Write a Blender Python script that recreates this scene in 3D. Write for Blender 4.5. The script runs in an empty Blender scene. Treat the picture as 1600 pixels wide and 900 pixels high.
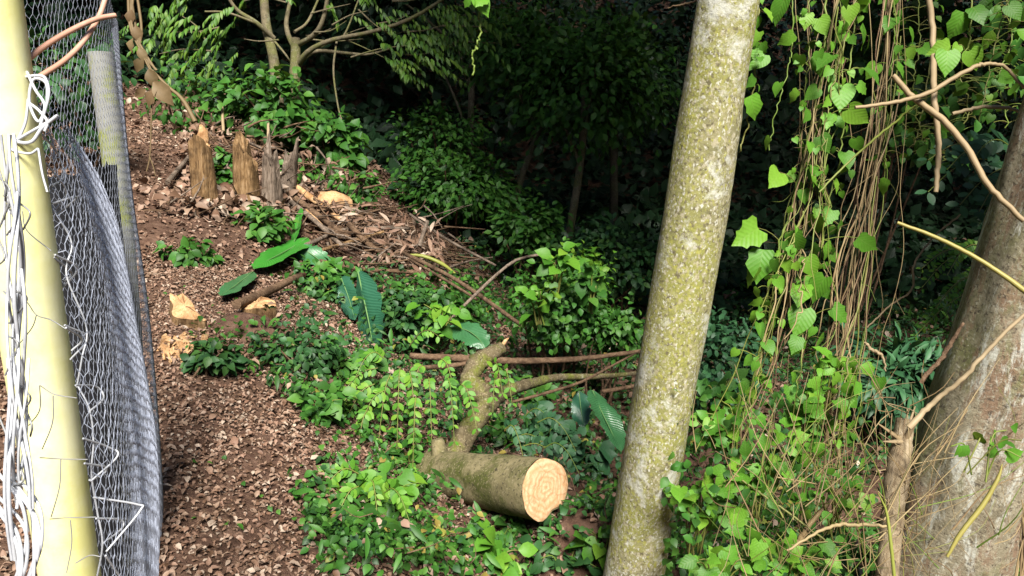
import bpy, math, random
import numpy as np
from mathutils import Matrix, Vector

rng = np.random.RandomState(7)
random.seed(7)
S = bpy.context.scene
COL = S.collection
R = math.radians

# ------------------------------------------------------------------ camera
F = 1155.0
PITCH, ROLL = R(17.4), R(5.3)
CAM = np.array([0.0, 0.0, 1.6])
FWD = np.array([0, math.cos(PITCH), -math.sin(PITCH)])
UP0 = np.array([0, math.sin(PITCH), math.cos(PITCH)])
RT0 = np.array([1.0, 0, 0])
RT = math.cos(ROLL) * RT0 + math.sin(ROLL) * UP0
UPV = -math.sin(ROLL) * RT0 + math.cos(ROLL) * UP0
cd = bpy.data.cameras.new('camera')
cam = bpy.data.objects.new('camera', cd)
COL.objects.link(cam)
cam.matrix_world = Matrix(((RT[0], UPV[0], -FWD[0], CAM[0]), (RT[1], UPV[1], -FWD[1], CAM[1]),
                           (RT[2], UPV[2], -FWD[2], CAM[2]), (0, 0, 0, 1)))
cd.sensor_width = 36
cd.lens = 36 * F / 1600
cd.clip_start = 0.05
cd.clip_end = 600
S.camera = cam

# ------------------------------------------------------------------ light
SUN_EL, SUN_AZ = R(53), R(174)        # azimuth clockwise from +Y: behind the camera, a little to the right
w = bpy.data.worlds.new('World')
S.world = w
w.use_nodes = True
nt = w.node_tree
nt.nodes.clear()
sky = nt.nodes.new('ShaderNodeTexSky')
sky.sky_type = 'NISHITA'
sky.sun_disc = False
sky.sun_elevation = SUN_EL
sky.sun_rotation = SUN_AZ
bg = nt.nodes.new('ShaderNodeBackground')
bg.inputs[1].default_value = 0.05
wo = nt.nodes.new('ShaderNodeOutputWorld')
nt.links.new(sky.outputs[0], bg.inputs[0])
nt.links.new(bg.outputs[0], wo.inputs[0])
sd = bpy.data.lights.new('sun', 'SUN')
sd.energy = 4.0
sd.angle = R(20)
sd.color = (1.0, 0.96, 0.88)
sun = bpy.data.objects.new('sun', sd)
COL.objects.link(sun)
sdir = Vector((math.sin(SUN_AZ) * math.cos(SUN_EL), math.cos(SUN_AZ) * math.cos(SUN_EL), math.sin(SUN_EL)))
sun.rotation_euler = sdir.to_track_quat('Z', 'Y').to_euler()
sun.location = (0, -5, 20)
vs = S.view_settings
vs.view_transform = 'Standard'
vs.look = 'None'
vs.exposure = 1.7
vs.gamma = 1
S.render.engine = 'CYCLES'
S.cycles.max_bounces = 5
S.cycles.diffuse_bounces = 3
S.cycles.transmission_bounces = 3
S.cycles.use_adaptive_sampling = True

# ------------------------------------------------------------------ geometry helpers
def P(px, py, d):
    """point at photo position (px, py), d metres along the view axis"""
    return CAM + d * (FWD + (px - 800) / F * RT - (py - 450) / F * UPV)

def PY(px, py, Y):
    """point on the same ray at world distance Y"""
    v = FWD + (px - 800) / F * RT - (py - 450) / F * UPV
    return CAM + v * (Y / v[1])

def PZ(px, py, z):
    v = FWD + (px - 800) / F * RT - (py - 450) / F * UPV
    return CAM + v * ((z - CAM[2]) / v[2])

def proj(p):
    q = np.asarray(p) - CAM
    d = q @ FWD
    return 800 + F * (q @ RT) / d, 450 - F * (q @ UPV) / d, d

def Wp(pts):
    return np.array([P(*p) for p in pts])

def curve(pts, n=24):
    """Catmull-Rom through points (any dimension)"""
    p = np.asarray(pts, float)
    if len(p) == 2:
        t = np.linspace(0, 1, n)[:, None]
        return p[0] * (1 - t) + p[1] * t
    q = np.vstack([2 * p[0] - p[1], p, 2 * p[-1] - p[-2]])
    out = []
    ts = np.linspace(0, len(p) - 1, n)
    for t in ts:
        i = min(int(t), len(p) - 2)
        f = t - i
        a, b, c, d = q[i], q[i + 1], q[i + 2], q[i + 3]
        out.append(0.5 * (2 * b + (c - a) * f + (2 * a - 5 * b + 4 * c - d) * f * f + (3 * b - a - 3 * c + d) * f ** 3))
    return np.array(out)

class MB:
    """collects vertices and faces for one mesh"""
    def __init__(s):
        s.v, s.f, s.m, s.t, s.n = [], [], [], [], 0
    def add(s, v, f, mat=0, tint=0.0):
        v = np.asarray(v, float)
        s.v.append(v)
        f = np.asarray(f)
        s.f.append(f + s.n)
        s.m.append(np.full(len(f), mat))
        s.t.append(np.full(len(v), tint) if np.isscalar(tint) else tint)
        s.n += len(v)
    def tube(s, path, rad, sides=6, noise=0.0, cap=True, mat=0, tint=None, seed=None):
        path = np.asarray(path, float)
        n = len(path)
        rad = np.interp(np.linspace(0, 1, n), np.linspace(0, 1, len(np.atleast_1d(rad))), np.atleast_1d(rad))
        tan = np.gradient(path, axis=0)
        tan /= np.linalg.norm(tan, axis=1)[:, None] + 1e-12
        a = np.array([0, 0, 1.0]) if abs(tan[0][2]) < 0.9 else np.array([1.0, 0, 0])
        u = np.cross(tan[0], a); u /= np.linalg.norm(u)
        ang = np.arange(sides) * 2 * math.pi / sides
        vs_ = []
        rs = np.random.RandomState(seed if seed is not None else rng.randint(1 << 30))
        lob = rs.uniform(-1, 1, (n, sides)) if noise else None
        for i in range(n):
            u = u - tan[i] * (u @ tan[i]); u /= np.linalg.norm(u) + 1e-12
            b = np.cross(tan[i], u)
            rr = rad[i] * (1 + noise * lob[i]) if noise else np.full(sides, rad[i])
            vs_.append(path[i] + (np.cos(ang) * rr)[:, None] * u + (np.sin(ang) * rr)[:, None] * b)
        v = np.vstack(vs_)
        i = np.arange(n - 1)[:, None] * sides
        j = np.arange(sides)[None, :]
        j2 = (j + 1) % sides
        f = np.stack([i + j, i + j2, i + sides + j2, i + sides + j], -1).reshape(-1, 4)
        tt = rs.rand() if tint is None else tint
        s.add(v, f, mat, tt)
        if cap:
            c0, c1 = path[0], path[-1]
            k = np.arange(sides)
            s.add(np.vstack([c0, vs_[0]]), np.stack([np.zeros(sides, int), 1 + (k + 1) % sides, 1 + k], -1), mat, tt)
            s.add(np.vstack([c1, vs_[-1]]), np.stack([np.zeros(sides, int), 1 + k, 1 + (k + 1) % sides], -1), mat, tt)
    def build(s, name, mats, parent=None, smooth=True, loc=None):
        o0 = np.array(parent.location) if parent is not None and parent.get('_abs') is None else np.zeros(3)
        if parent is not None and parent.parent is not None:
            o0 = o0 + np.array(parent.parent.location)
        v = np.vstack(s.v)
        if loc is not None:
            o0 = o0 + np.asarray(loc) - o0
        v = v - o0
        me = bpy.data.meshes.new(name)
        ls, starts, tot = [], [], []
        k = 0
        for f in s.f:
            ls.append(f.reshape(-1)); c = f.shape[1]
            starts.append(k + np.arange(len(f)) * c); k += f.size
        li = np.concatenate(ls).astype(np.int32)
        st = np.concatenate(starts).astype(np.int32)
        me.vertices.add(len(v)); me.vertices.foreach_set('co', v.astype(np.float32).reshape(-1))
        me.loops.add(len(li)); me.loops.foreach_set('vertex_index', li)
        me.polygons.add(len(st)); me.polygons.foreach_set('loop_start', st)
        me.polygons.foreach_set('material_index', np.concatenate(s.m).astype(np.int32))
        me.update(calc_edges=True)
        at = me.attributes.new('tint', 'FLOAT', 'POINT')
        at.data.foreach_set('value', np.concatenate(s.t).astype(np.float32))
        me.polygons.foreach_set('use_smooth', np.full(len(st), smooth))
        for m in (mats if isinstance(mats, (list, tuple)) else [mats]):
            me.materials.append(m)
        o = bpy.data.objects.new(name, me)
        COL.objects.link(o)
        if parent is not None:
            o.parent = parent
        if loc is not None:
            o.location = loc
        return o

def thing(name, label, cat, loc, group=None):
    o = bpy.data.objects.new(name, None)
    o.empty_display_size = 0.1
    COL.objects.link(o)
    o.location = tuple(loc)
    tag(o, label, cat, group)
    return o

def tag(o, label=None, cat=None, group=None, kind=None):
    if label: o['label'] = label
    if cat: o['category'] = cat
    if group: o['group'] = group
    if kind: o['kind'] = kind
    return o

def frames(tip, nrm):
    """rotation matrices whose columns are side, tip, normal"""
    tip = tip / (np.linalg.norm(tip, axis=-1, keepdims=True) + 1e-9)
    nrm = nrm - tip * (tip * nrm).sum(-1, keepdims=True)
    nrm = nrm / (np.linalg.norm(nrm, axis=-1, keepdims=True) + 1e-9)
    side = np.cross(tip, nrm)
    return np.stack([side, tip, nrm], -1)

def scatter(mb, leaf, pos, tip, nrm, size, tint, mat=0, wid=1.0):
    V, Fc = leaf
    V = V * np.array([1.0, 1, 1])
    M = frames(tip, nrm)
    n = len(pos)
    size = np.broadcast_to(size, (n,))
    v = np.einsum('nij,kj->nki', M, V) * size[:, None, None] + pos[:, None, :]
    k = len(V)
    for Fq in Fc:
        pass
    f = (np.arange(n)[:, None, None] * k + Fc[None]).reshape(-1, Fc.shape[1])
    mb.add(v.reshape(-1, 3), f, mat, np.repeat(tint, k))

def leafgeo(prof, fold=0.25, droop=0.25, wave=0.0):
    """leaf of unit length along +Y: prof = half widths along the midrib; quads both sides"""
    n = len(prof)
    V = []
    for i, wd in enumerate(prof):
        t = i / (n - 1)
        z = -droop * t * t
        yb = 0
        if isinstance(wd, tuple):
            wd, yb = wd
        V += [(-wd, t + yb, z + fold * wd + wave * math.sin(i * 2.4)), (0, t, z), (wd, t + yb, z + fold * wd - wave * math.sin(i * 2.1))]
    Fc = []
    for i in range(n - 1):
        a = i * 3
        Fc += [(a, a + 1, a + 4, a + 3), (a + 1, a + 2, a + 5, a + 4)]
    return np.array(V, float), np.array(Fc)

L_OV = leafgeo([0.02, 0.22, 0.30, 0.20, 0.0], 0.2, 0.22)
L_OV2 = leafgeo([0.02, 0.30, 0.38, 0.25, 0.0], 0.3, 0.35)
L_SM = leafgeo([0.05, 0.33, 0.0], 0.25, 0.2)
L_LFT = leafgeo([0.05, 0.24, 0.30, 0.24, 0.04], 0.12, 0.12)
L_DEAD = leafgeo([0.03, 0.26, 0.33, 0.21, 0.0], 0.5, 0.35, 0.07)
L_LONG = leafgeo([0.02, 0.10, 0.13, 0.09, 0.0], 0.3, 0.4)
L_NARROW = leafgeo([0.02, 0.14, 0.17, 0.11, 0.0], 0.2, 0.3)
L_HEART = leafgeo([(0.04, 0.03), (0.22, -0.20), (0.38, -0.22), (0.46, -0.16), (0.46, -0.10), (0.41, -0.06), (0.33, -0.03), (0.22, 0.0), (0.10, 0.0), (0.0, 0.04)], 0.22, 0.28, 0.015)
L_VINE = leafgeo([(0.05, 0.02), (0.28, -0.20), (0.42, -0.16), (0.40, -0.04), (0.46, 0.02), (0.33, 0.02), (0.27, 0.03), (0.30, 0.04), (0.17, 0.0), (0.09, 0.0), (0.0, 0.03)], 0.25, 0.2, 0.015)
L_VINE2 = leafgeo([(0.05, 0.0), (0.30, -0.14), (0.42, -0.10), (0.37, -0.02), (0.44, 0.04), (0.36, 0.03), (0.24, 0.02), (0.11, 0.0), (0.0, 0.05)], 0.12, 0.42, 0.02)

# ------------------------------------------------------------------ materials
def newmat(name):
    m = bpy.data.materials.new(name)
    m.use_nodes = True
    n = m.node_tree
    b = n.nodes['Principled BSDF']
    return m, n, b

def N(n, t, **kw):
    x = n.nodes.new(t)
    for k, v in kw.items():
        setattr(x, k, v)
    return x

def ramp(n, fac, stops, interp='LINEAR'):
    r = N(n, 'ShaderNodeValToRGB')
    r.color_ramp.interpolation = interp
    e = r.color_ramp.elements
    while len(e) < len(stops):
        e.new(0.5)
    for x, (p, c) in zip(e, stops):
        x.position = p
        x.color = (*c, 1)
    n.links.new(fac, r.inputs[0])
    return r.outputs[0]

def noise(n, scale, detail=4, rough=0.6, coord='Object', vec=None, dist=0.0):
    t = N(n, 'ShaderNodeTexNoise')
    t.inputs['Scale'].default_value = scale
    t.inputs['Detail'].default_value = detail
    t.inputs['Roughness'].default_value = rough
    t.inputs['Distortion'].default_value = dist
    if vec is None:
        tc = N(n, 'ShaderNodeTexCoord')
        vec = tc.outputs[coord]
    n.links.new(vec, t.inputs['Vector'])
    return t.outputs[0]

def mix(n, fac, a, b, mode='MIX'):
    x = N(n, 'ShaderNodeMix', data_type='RGBA', blend_type=mode)
    for s, v in ((0, fac), (6, a), (7, b)):
        if hasattr(v, 'is_linked'):
            n.links.new(v, x.inputs[s])
        elif s == 0:
            x.inputs[0].default_value = v
        else:
            x.inputs[s].default_value = (*v, 1)
    return x.outputs[2]

def bump(n, b, h, strength=0.4, dist=0.01):
    u = N(n, 'ShaderNodeBump')
    u.inputs['Strength'].default_value = strength
    u.inputs['Distance'].default_value = dist
    n.links.new(h, u.inputs['Height'])
    n.links.new(u.outputs[0], b.inputs['Normal'])

def tintfac(n):
    a = N(n, 'ShaderNodeAttribute', attribute_name='tint')
    o = N(n, 'ShaderNodeObjectInfo')
    s = N(n, 'ShaderNodeMath', operation='ADD')
    n.links.new(a.outputs['Fac'], s.inputs[0])
    n.links.new(o.outputs['Random'], s.inputs[1])
    fr = N(n, 'ShaderNodeMath', operation='FRACT')
    n.links.new(s.outputs[0], fr.inputs[0])
    return fr.outputs[0]

def leafmat(name, cols, transl=0.25, rough=0.5, vein=False, spec=0.25):
    m, n, b = newmat(name)
    k = len(cols)
    c = ramp(n, tintfac(n), [(i / (k - 1), x) for i, x in enumerate(cols)])
    ns = noise(n, 6, 3, coord='Object')
    c = mix(n, ns, c, mix(n, 0.5, c, (0.02, 0.02, 0.0)), 'MIX')
    if vein:
        tc = N(n, 'ShaderNodeTexCoord')
        sp = N(n, 'ShaderNodeSeparateXYZ')
        n.links.new(tc.outputs['Object'], sp.inputs[0])
        ab = N(n, 'ShaderNodeMath', operation='ABSOLUTE'); n.links.new(sp.outputs[0], ab.inputs[0])
        md = N(n, 'ShaderNodeMath', operation='LESS_THAN'); n.links.new(ab.outputs[0], md.inputs[0]); md.inputs[1].default_value = 0.016
        q = N(n, 'ShaderNodeMath', operation='SUBTRACT'); n.links.new(sp.outputs[1], q.inputs[0]); n.links.new(ab.outputs[0], q.inputs[1])
        q2 = N(n, 'ShaderNodeMath', operation='MULTIPLY'); n.links.new(q.outputs[0], q2.inputs[0]); q2.inputs[1].default_value = 38
        q3 = N(n, 'ShaderNodeMath', operation='SINE'); n.links.new(q2.outputs[0], q3.inputs[0])
        q4 = N(n, 'ShaderNodeMath', operation='GREATER_THAN'); n.links.new(q3.outputs[0], q4.inputs[0]); q4.inputs[1].default_value = 0.93
        mx = N(n, 'ShaderNodeMath', operation='MAXIMUM'); n.links.new(md.outputs[0], mx.inputs[0]); n.links.new(q4.outputs[0], mx.inputs[1])
        sc = N(n, 'ShaderNodeMath', operation='MULTIPLY'); n.links.new(mx.outputs[0], sc.inputs[0]); sc.inputs[1].default_value = 0.16
        c = mix(n, sc.outputs[0], c, (0.22, 0.30, 0.08))
        bump(n, b, q3.outputs[0], 0.08, 0.02)
    n.links.new(c, b.inputs['Base Color'])
    b.inputs['Roughness'].default_value = rough
    b.inputs['Specular IOR Level'].default_value = spec
    if transl > 0:
        t = N(n, 'ShaderNodeBsdfTranslucent')
        c2 = mix(n, 0.35, c, (0.16, 0.22, 0.01))
        n.links.new(c2, t.inputs[0])
        ms = N(n, 'ShaderNodeMixShader')
        ms.inputs[0].default_value = transl
        n.links.new(b.outputs[0], ms.inputs[1])
        n.links.new(t.outputs[0], ms.inputs[2])
        n.links.new(ms.outputs[0], n.nodes['Material Output'].inputs[0])
    return m

M = {}
M['vine'] = leafmat('vine_leaf_green', [(0.05, 0.16, 0.015), (0.085, 0.25, 0.02), (0.12, 0.31, 0.025), (0.17, 0.34, 0.03)], 0.3, vein=True)
M['spray'] = leafmat('fresh_leaflet_green', [(0.04, 0.14, 0.015), (0.07, 0.22, 0.02), (0.11, 0.28, 0.025), (0.17, 0.32, 0.03)], 0.25)
M['mid'] = leafmat('mid_leaf_green', [(0.02, 0.075, 0.012), (0.03, 0.12, 0.018), (0.045, 0.16, 0.022), (0.08, 0.20, 0.03)], 0.2)
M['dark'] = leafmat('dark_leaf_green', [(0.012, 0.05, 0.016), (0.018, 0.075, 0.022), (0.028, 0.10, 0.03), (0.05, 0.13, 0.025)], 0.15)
M['blue'] = leafmat('blue_green_leaf', [(0.016, 0.065, 0.03), (0.025, 0.095, 0.04), (0.04, 0.13, 0.05)], 0.12)
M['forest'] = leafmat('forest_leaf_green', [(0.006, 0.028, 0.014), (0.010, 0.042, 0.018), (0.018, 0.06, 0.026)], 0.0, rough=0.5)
M['treeleaf'] = leafmat('tree_leaf_green', [(0.03, 0.09, 0.012), (0.055, 0.15, 0.018), (0.09, 0.20, 0.022), (0.13, 0.22, 0.03)], 0.2)
M['yellowleaf'] = leafmat('yellowing_leaf', [(0.22, 0.16, 0.04), (0.28, 0.22, 0.05), (0.20, 0.24, 0.04)], 0.2)
M['litter'] = leafmat('dead_leaf_brown', [(0.06, 0.027, 0.017), (0.19, 0.105, 0.07), (0.29, 0.175, 0.125), (0.11, 0.056, 0.038), (0.32, 0.215, 0.155), (0.19, 0.095, 0.063), (0.46, 0.36, 0.28), (0.13, 0.067, 0.045), (0.27, 0.165, 0.115)], 0.0, 0.6)
M['dryleaf'] = leafmat('dry_leaf_tan', [(0.10, 0.065, 0.03), (0.20, 0.14, 0.07), (0.14, 0.085, 0.045)], 0.1, 0.6)

def barkmat(name, base, stops2, spots, moss, scale=1.0, bumpd=0.004):
    m, n, b = newmat(name)
    c = ramp(n, noise(n, 14 * scale, 6, 0.65), [(0.30, base[0]), (0.5, base[1]), (0.70, base[2])])
    c = mix(n, ramp(n, noise(n, 5 * scale, 5, 0.6, dist=0.4), [(0.46, (0, 0, 0)), (0.60, (1, 1, 1))]), c, moss)
    sp = ramp(n, noise(n, 75 * scale, 3, 0.7), [(0.55, (0, 0, 0)), (0.66, (1, 1, 1))])
    c = mix(n, sp, c, spots[0])
    sp2 = ramp(n, noise(n, 9 * scale, 6, 0.75, dist=0.3), [(0.60, (0, 0, 0)), (0.68, (1, 1, 1))])
    c = mix(n, sp2, c, spots[1])
    dk = ramp(n, noise(n, 48 * scale, 4, 0.7), [(0.34, (1, 1, 1)), (0.44, (0, 0, 0))])
    c = mix(n, dk, c, stops2)
    n.links.new(c, b.inputs['Base Color'])
    b.inputs['Roughness'].default_value = 0.9
    b.inputs['Specular IOR Level'].default_value = 0.15
    bump(n, b, noise(n, 60 * scale, 6, 0.75), 0.7, bumpd)
    return m

M['bark_mid'] = barkmat('lichen_bark', [(0.13, 0.11, 0.055), (0.19, 0.165, 0.085), (0.24, 0.20, 0.12)], (0.10, 0.085, 0.05),
                        [(0.36, 0.34, 0.26), (0.42, 0.42, 0.36)], (0.19, 0.18, 0.045))
def lichenbark():
    m, n, b = newmat('flecked_lichen_bark')
    c = ramp(n, noise(n, 16, 6, 0.65), [(0.30, (0.135, 0.125, 0.065)), (0.5, (0.19, 0.175, 0.09)), (0.70, (0.245, 0.215, 0.13))])
    c = mix(n, ramp(n, noise(n, 4, 5, 0.6, dist=0.4), [(0.40, (0, 0, 0)), (0.58, (0.85, 0.85, 0.85))]), c, (0.20, 0.20, 0.05))
    dk = ramp(n, noise(n, 70, 3, 0.6), [(0.38, (1, 1, 1)), (0.46, (0, 0, 0))])
    c = mix(n, dk, c, (0.115, 0.10, 0.055))
    tc = N(n, 'ShaderNodeTexCoord')
    for off, sc, thr, col in ((3.1, 85, (0.52, 0.66), (0.30, 0.27, 0.18)), (7.7, 70, (0.56, 0.68), (0.25, 0.24, 0.06)), (1.3, 120, (0.58, 0.68), (0.40, 0.39, 0.32))):
        mp = N(n, 'ShaderNodeMapping'); mp.inputs['Location'].default_value = (off, off, off)
        mp.inputs['Scale'].default_value = (1, 1, 0.7)
        n.links.new(tc.outputs['Object'], mp.inputs[0])
        c = mix(n, ramp(n, noise(n, sc, 2, 0.5, vec=mp.outputs[0]), [(thr[0], (0, 0, 0)), (thr[1], (1, 1, 1))]), c, col)
    pt = ramp(n, noise(n, 7, 8, 0.78, dist=0.4), [(0.52, (0, 0, 0)), (0.63, (0.85, 0.85, 0.85))])
    c = mix(n, pt, c, (0.43, 0.43, 0.38))
    n.links.new(c, b.inputs['Base Color'])
    b.inputs['Roughness'].default_value = 0.92
    b.inputs['Specular IOR Level'].default_value = 0.12
    bump(n, b, noise(n, 62, 5, 0.7), 0.8, 0.005)
    return m
M['bark_mid'] = lichenbark()
def mottledbark():
    m, n, b = newmat('mottled_grey_brown_bark')
    tc = N(n, 'ShaderNodeTexCoord')
    def st(off, sc):
        mp = N(n, 'ShaderNodeMapping'); mp.inputs['Location'].default_value = (off, off, off); mp.inputs['Scale'].default_value = sc
        n.links.new(tc.outputs['Object'], mp.inputs[0])
        return mp.outputs[0]
    c = ramp(n, noise(n, 18, 7, 0.7), [(0.30, (0.14, 0.12, 0.078)), (0.5, (0.23, 0.20, 0.135)), (0.70, (0.31, 0.27, 0.19))])
    c = mix(n, ramp(n, noise(n, 4, 6, 0.7, vec=st(2.0, (1, 1, .6)), dist=.5), [(0.46, (0, 0, 0)), (0.58, (.9, .9, .9))]), c, (0.15, 0.15, 0.065))
    c = mix(n, ramp(n, noise(n, 7, 7, 0.75, vec=st(5.0, (1.4, 1.4, .35)), dist=.3), [(0.49, (0, 0, 0)), (0.57, (.9, .9, .9))]), c, (0.20, 0.13, 0.085))
    c = mix(n, ramp(n, noise(n, 60, 4, 0.7), [(0.36, (.9, .9, .9)), (0.46, (0, 0, 0))]), c, (0.07, 0.055, 0.04))
    c = mix(n, ramp(n, noise(n, 8, 8, 0.8, vec=st(9.0, (1.5, 1.5, .4)), dist=.3), [(0.53, (0, 0, 0)), (0.60, (.9, .9, .9))]), c, (0.45, 0.45, 0.39))
    c = mix(n, ramp(n, noise(n, 85, 3, 0.6), [(0.56, (0, 0, 0)), (0.68, (.8, .8, .8))]), c, (0.33, 0.31, 0.23))
    n.links.new(c, b.inputs['Base Color'])
    b.inputs['Roughness'].default_value = 0.92
    b.inputs['Specular IOR Level'].default_value = 0.1
    bump(n, b, noise(n, 40, 8, 0.75), 0.9, 0.012)
    return m
M['bark_right'] = mottledbark()
M['bark_log'] = barkmat('mossy_log_bark', [(0.08, 0.068, 0.034), (0.14, 0.118, 0.06), (0.20, 0.165, 0.09)], (0.035, 0.03, 0.017),
                        [(0.20, 0.17, 0.10), (0.14, 0.13, 0.06)], (0.06, 0.065, 0.016), 1.2)
M['bark_branch'] = barkmat('lichen_branch_bark', [(0.06, 0.047, 0.026), (0.09, 0.07, 0.038), (0.125, 0.10, 0.06)], (0.045, 0.035, 0.02),
                           [(0.24, 0.20, 0.12), (0.30, 0.29, 0.22)], (0.10, 0.11, 0.02), 1.4)
M['bark_dark'] = barkmat('dark_trunk_bark', [(0.035, 0.030, 0.022), (0.05, 0.042, 0.03), (0.065, 0.055, 0.04)], (0.025, 0.02, 0.015),
                         [(0.09, 0.085, 0.06), (0.08, 0.08, 0.06)], (0.04, 0.045, 0.02), 0.7)
M['bark_tree'] = barkmat('pale_stem_bark', [(0.08, 0.065, 0.04), (0.12, 0.10, 0.06), (0.16, 0.13, 0.08)], (0.05, 0.045, 0.03),
                         [(0.2, 0.17, 0.11), (0.16, 0.16, 0.10)], (0.10, 0.10, 0.035), 0.9)

def fibremat(name, c0, c1, c2, sc=1.0, axis_scale=(9, 9, 1.0)):
    m, n, b = newmat(name)
    tc = N(n, 'ShaderNodeTexCoord')
    mp = N(n, 'ShaderNodeMapping')
    mp.inputs['Scale'].default_value = axis_scale
    n.links.new(tc.outputs['Object'], mp.inputs[0])
    h = noise(n, 9 * sc, 6, 0.7, vec=mp.outputs[0], dist=0.3)
    c = ramp(n, h, [(0.30, c0), (0.5, c1), (0.68, c2)])
    c = mix(n, ramp(n, noise(n, 7, 4), [(0.45, (0, 0, 0)), (0.7, (1, 1, 1))]), c, tuple(0.5 * x for x in c0))
    n.links.new(c, b.inputs['Base Color'])
    b.inputs['Roughness'].default_value = 0.9
    b.inputs['Specular IOR Level'].default_value = 0.1
    bump(n, b, h, 0.9, 0.012)
    return m
M['stump'] = fibremat('weathered_stump_wood', (0.05, 0.026, 0.012), (0.20, 0.12, 0.055), (0.32, 0.215, 0.12))
M['stub'] = fibremat('pale_stub_wood', (0.16, 0.11, 0.065), (0.27, 0.21, 0.13), (0.36, 0.29, 0.20))
M['stump_grey'] = fibremat('grey_stump_wood', (0.04, 0.028, 0.02), (0.16, 0.12, 0.09), (0.25, 0.20, 0.16))
M['rawwood'] = fibremat('fresh_split_wood', (0.36, 0.18, 0.075), (0.46, 0.28, 0.14), (0.55, 0.38, 0.22), 1.5, (4, 4, 4))
M['stick'] = fibremat('dry_stick_brown', (0.06, 0.035, 0.022), (0.12, 0.075, 0.045), (0.19, 0.125, 0.08), 1.0, (5, 5, 5))
M['straw'] = leafmat('dry_stem_straw', [(0.16, 0.10, 0.055), (0.24, 0.165, 0.08), (0.32, 0.24, 0.12), (0.20, 0.15, 0.085)], 0.0, 0.6)
M['greenstem'] = leafmat('green_stem', [(0.12, 0.19, 0.03), (0.20, 0.22, 0.05), (0.16, 0.15, 0.05)], 0.0, 0.5)
M['paletwig'] = leafmat('pale_twig_bark', [(0.24, 0.17, 0.10), (0.33, 0.25, 0.15), (0.28, 0.20, 0.11)], 0.0, 0.6)
M['reed'] = leafmat('yellow_green_reed', [(0.27, 0.24, 0.05), (0.22, 0.25, 0.05), (0.30, 0.24, 0.07)], 0.0, 0.45)

# end grain of cut wood: rings about the local X axis
def endgrain(name):
    m, n, b = newmat(name)
    tc = N(n, 'ShaderNodeTexCoord')
    wv = N(n, 'ShaderNodeTexWave', wave_type='RINGS', rings_direction='Z')
    wv.inputs['Scale'].default_value = 13
    wv.inputs['Distortion'].default_value = 9.0
    wv.inputs['Detail'].default_value = 3
    wv.inputs['Detail Scale'].default_value = 1.2
    n.links.new(tc.outputs['Object'], wv.inputs[0])
    c = ramp(n, wv.outputs[1], [(0.0, (0.38, 0.21, 0.10)), (0.45, (0.45, 0.275, 0.15)), (1.0, (0.50, 0.335, 0.20))])
    c = mix(n, 0.2, c, (0.47, 0.295, 0.165))
    c = mix(n, ramp(n, noise(n, 14, 6, 0.75, dist=1.5), [(0.42, (0, 0, 0)), (0.72, (0.8, 0.8, 0.8))]), c, (0.33, 0.17, 0.06))
    n.links.new(c, b.inputs['Base Color'])
    b.inputs['Roughness'].default_value = 0.8
    ck = N(n, 'ShaderNodeTexVoronoi', feature='DISTANCE_TO_EDGE'); ck.inputs['Scale'].default_value = 11
    n.links.new(tc.outputs['Object'], ck.inputs['Vector'])
    c = mix(n, ramp(n, ck.outputs['Distance'], [(0.0, (0.55, 0.55, 0.55)), (0.035, (0, 0, 0))]), c, (0.26, 0.13, 0.05))
    n.links.new(c, b.inputs['Base Color'])
    bump(n, b, noise(n, 45, 6, 0.75), 0.8, 0.01)
    return m
M['endgrain'] = endgrain('cut_end_grain')

def paint(name, col, col2, rough=0.45, sc=6, metallic=0.0, thr=(0.5, 0.75), bd=0.001):
    m, n, b = newmat(name)
    c = mix(n, ramp(n, noise(n, sc, 6, 0.7), [(thr[0], (0, 0, 0)), (thr[1], (1, 1, 1))]), col, col2)
    n.links.new(c, b.inputs['Base Color'])
    b.inputs['Roughness'].default_value = rough
    b.inputs['Metallic'].default_value = metallic
    bump(n, b, noise(n, 90, 4), 0.2, bd)
    return m
M['yellow'] = paint('faded_yellow_paint', (0.74, 0.71, 0.27), (0.80, 0.78, 0.47), 0.5, 8, 0.0, (0.36, 0.62))
M['greypost'] = paint('grey_lichen_post', (0.22, 0.22, 0.20), (0.20, 0.22, 0.05), 0.85, 7, 0, (0.5, 0.62))
M['galv'] = paint('galvanised_wire', (0.46, 0.47, 0.50), (0.30, 0.31, 0.34), 0.45, 30, 0.2)
M['meshwire'] = paint('blue_grey_net_wire', (0.30, 0.325, 0.40), (0.20, 0.22, 0.28), 0.45, 25, 0.2)
M['galv2'] = paint('thin_galvanised_wire', (0.20, 0.215, 0.26), (0.13, 0.14, 0.18), 0.45, 20, 0.2)
M['darkwire'] = paint('weathered_dark_wire', (0.22, 0.22, 0.22), (0.13, 0.13, 0.13), 0.5, 20, 0.2)
M['cloth'] = paint('black_shade_cloth', (0.006, 0.006, 0.008), (0.012, 0.012, 0.016), 0.9, 20)
M['copper'] = paint('rusty_pink_wire', (0.42, 0.22, 0.15), (0.50, 0.32, 0.24), 0.5, 20)

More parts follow.
